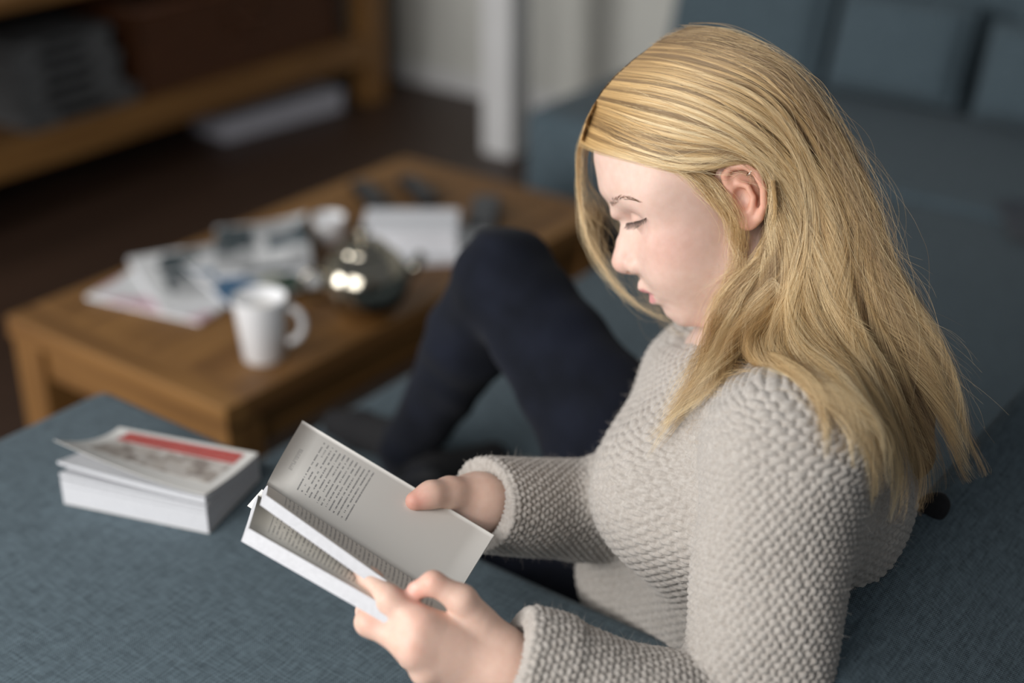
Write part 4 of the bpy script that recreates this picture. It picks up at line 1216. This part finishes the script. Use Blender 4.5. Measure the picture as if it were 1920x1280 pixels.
for sg in (1, -1):
    r_ = np.random.default_rng(11); nb_ = 120; MS = np.array([1, sg, 1])
    t = r_.uniform(0, 1, nb_) ** .9; k = np.minimum((t * 38).astype(int), 37); b = bl[k].copy(); tn = bl[k + 2] - bl[k]; tn /= np.linalg.norm(tn, axis=1, keepdims=True)
    b[:, 2] += r_.uniform(-1, 1, nb_) * .0034 * (1 - .70 * t) * np.minimum(1, .7 + t * 3); ln = r_.uniform(.004, .0080, nb_)
    e = b + tn * ln[:, None]; e[:, 2] += .0018 * (1 - t) + r_.uniform(-.0008, .0008, nb_)
    A, B, C = on_face(b * MS, 0.0001), on_face((b + e) / 2 * MS, .0009), on_face(e * MS, .0007)
    head_hairs('eyebrow', [([A[i], B[i], C[i]], 0) for i in range(nb_)], .00016, M['brow'])
    cv = []
    for i in range(44):
        t = np.clip((i + r_.uniform(-.4, .4)) / 43, 0, 1); q0 = lidl[int(t * 29)]
        kk = (.75 + .35 * math.sin(math.pi * t)) * r_.uniform(.8, 1.15)
        out = np.array([.0062 - .0052 * t, .0015 + .0030 * t, -.0062 + .0012 * t]) * kk
        q1, q2 = q0 + out * np.array([.55, .6, .65]), q0 + out * np.array([1.15, 1.0, .95])
        cv.append(([from_head(q * MS) for q in (q0, q1, q2)], 0))
    head_hairs('eyelashes', cv, .00030, M['lash'])

# small silver ring in the upper ear
M['silver'] = plain('silver', (0.85, 0.85, 0.85), 0.15, 0.02, 30, metal=1.0)
ec = np.array([-.0005, .0880, .0185]); en = np.array([-.81, 0, .58])
MB().tube([from_head(ec + .0046 * (np.array([0, 1, 0]) * math.cos(a) + en * math.sin(a))) for a in np.linspace(0, 2 * math.pi, 24)], .00050, 8).build('earring', M['silver'], person, smooth=True)

# ------------------------------------------------------------------ loose fibres on the wool, and the black pouch behind her
def fuzz():
    r = np.random.default_rng(21); co = np.empty(len(sweater.data.vertices) * 3, f32); sweater.data.vertices.foreach_get('co', co); co = co.reshape(-1, 3)
    no = np.empty_like(co).ravel(); sweater.data.vertex_normals.foreach_get('vector', no); no = no.reshape(-1, 3)
    k = r.choice(len(co), 14000, replace=False); p, n = co[k].astype(float), no[k].astype(float)
    rd = r.normal(0, 1, p.shape); rd /= np.linalg.norm(rd, axis=1, keepdims=True); ln = r.uniform(.002, .0065, len(k))[:, None]
    rd2 = r.normal(0, 1, p.shape) * .5
    P = np.stack([p, p + (n * .55 + rd * .5) * ln * .5, p + (n * .8 + rd * .9 + rd2 * .4) * ln], 1)
    m, nt, b_ = newmat('wool_fibre'); tc = N(nt, 'ShaderNodeTexCoord'); no_ = N(nt, 'ShaderNodeTexNoise', Scale=90.0); L(nt, tc, 'Object', no_, 'Vector')
    rr = ramp(nt, [(0.3, (0.55, 0.49, 0.43)), (0.7, (0.68, 0.62, 0.56))]); L(nt, no_, 'Fac', rr, 'Fac'); L(nt, rr, 'Color', b_, 'Base Color'); b_.inputs['Roughness'].default_value = 0.9
    o = hair_object('wool_fuzz', P, np.ones(len(k)), .00007, m, sweater); o['kind'] = 'stuff'
fuzz()
def pouch_fn(P):
    d = s_ell(P, PC, (.019, .009, .014), POUCH_R)
    return d
PC = at(1748, 954, 1.372)
POUCH_R = np.stack([unit(RT * .8 + UP * .55), unit(FW), unit(-RT * .55 + UP * .8)], 1)
v, q = surface_nets(pouch_fn, PC - .04, PC + .04, .002)
pch = empty('pouch', tuple(PC)); tag(pch, 'small black pouch wedged between her back and the sofa backrest', 'pouch')
link('pouch_body', np_mesh('pouch_body', v - PC, q), M['sock'], pch)
_zp = [PC + POUCH_R @ np.array([.0188 * math.cos(t), 0, .0140 * math.sin(t)]) - PC for t in np.linspace(.2, 2.9, 16)]
MB().tube(_zp, .0012, 6).build('zipper', M['black'], pch, smooth=True)
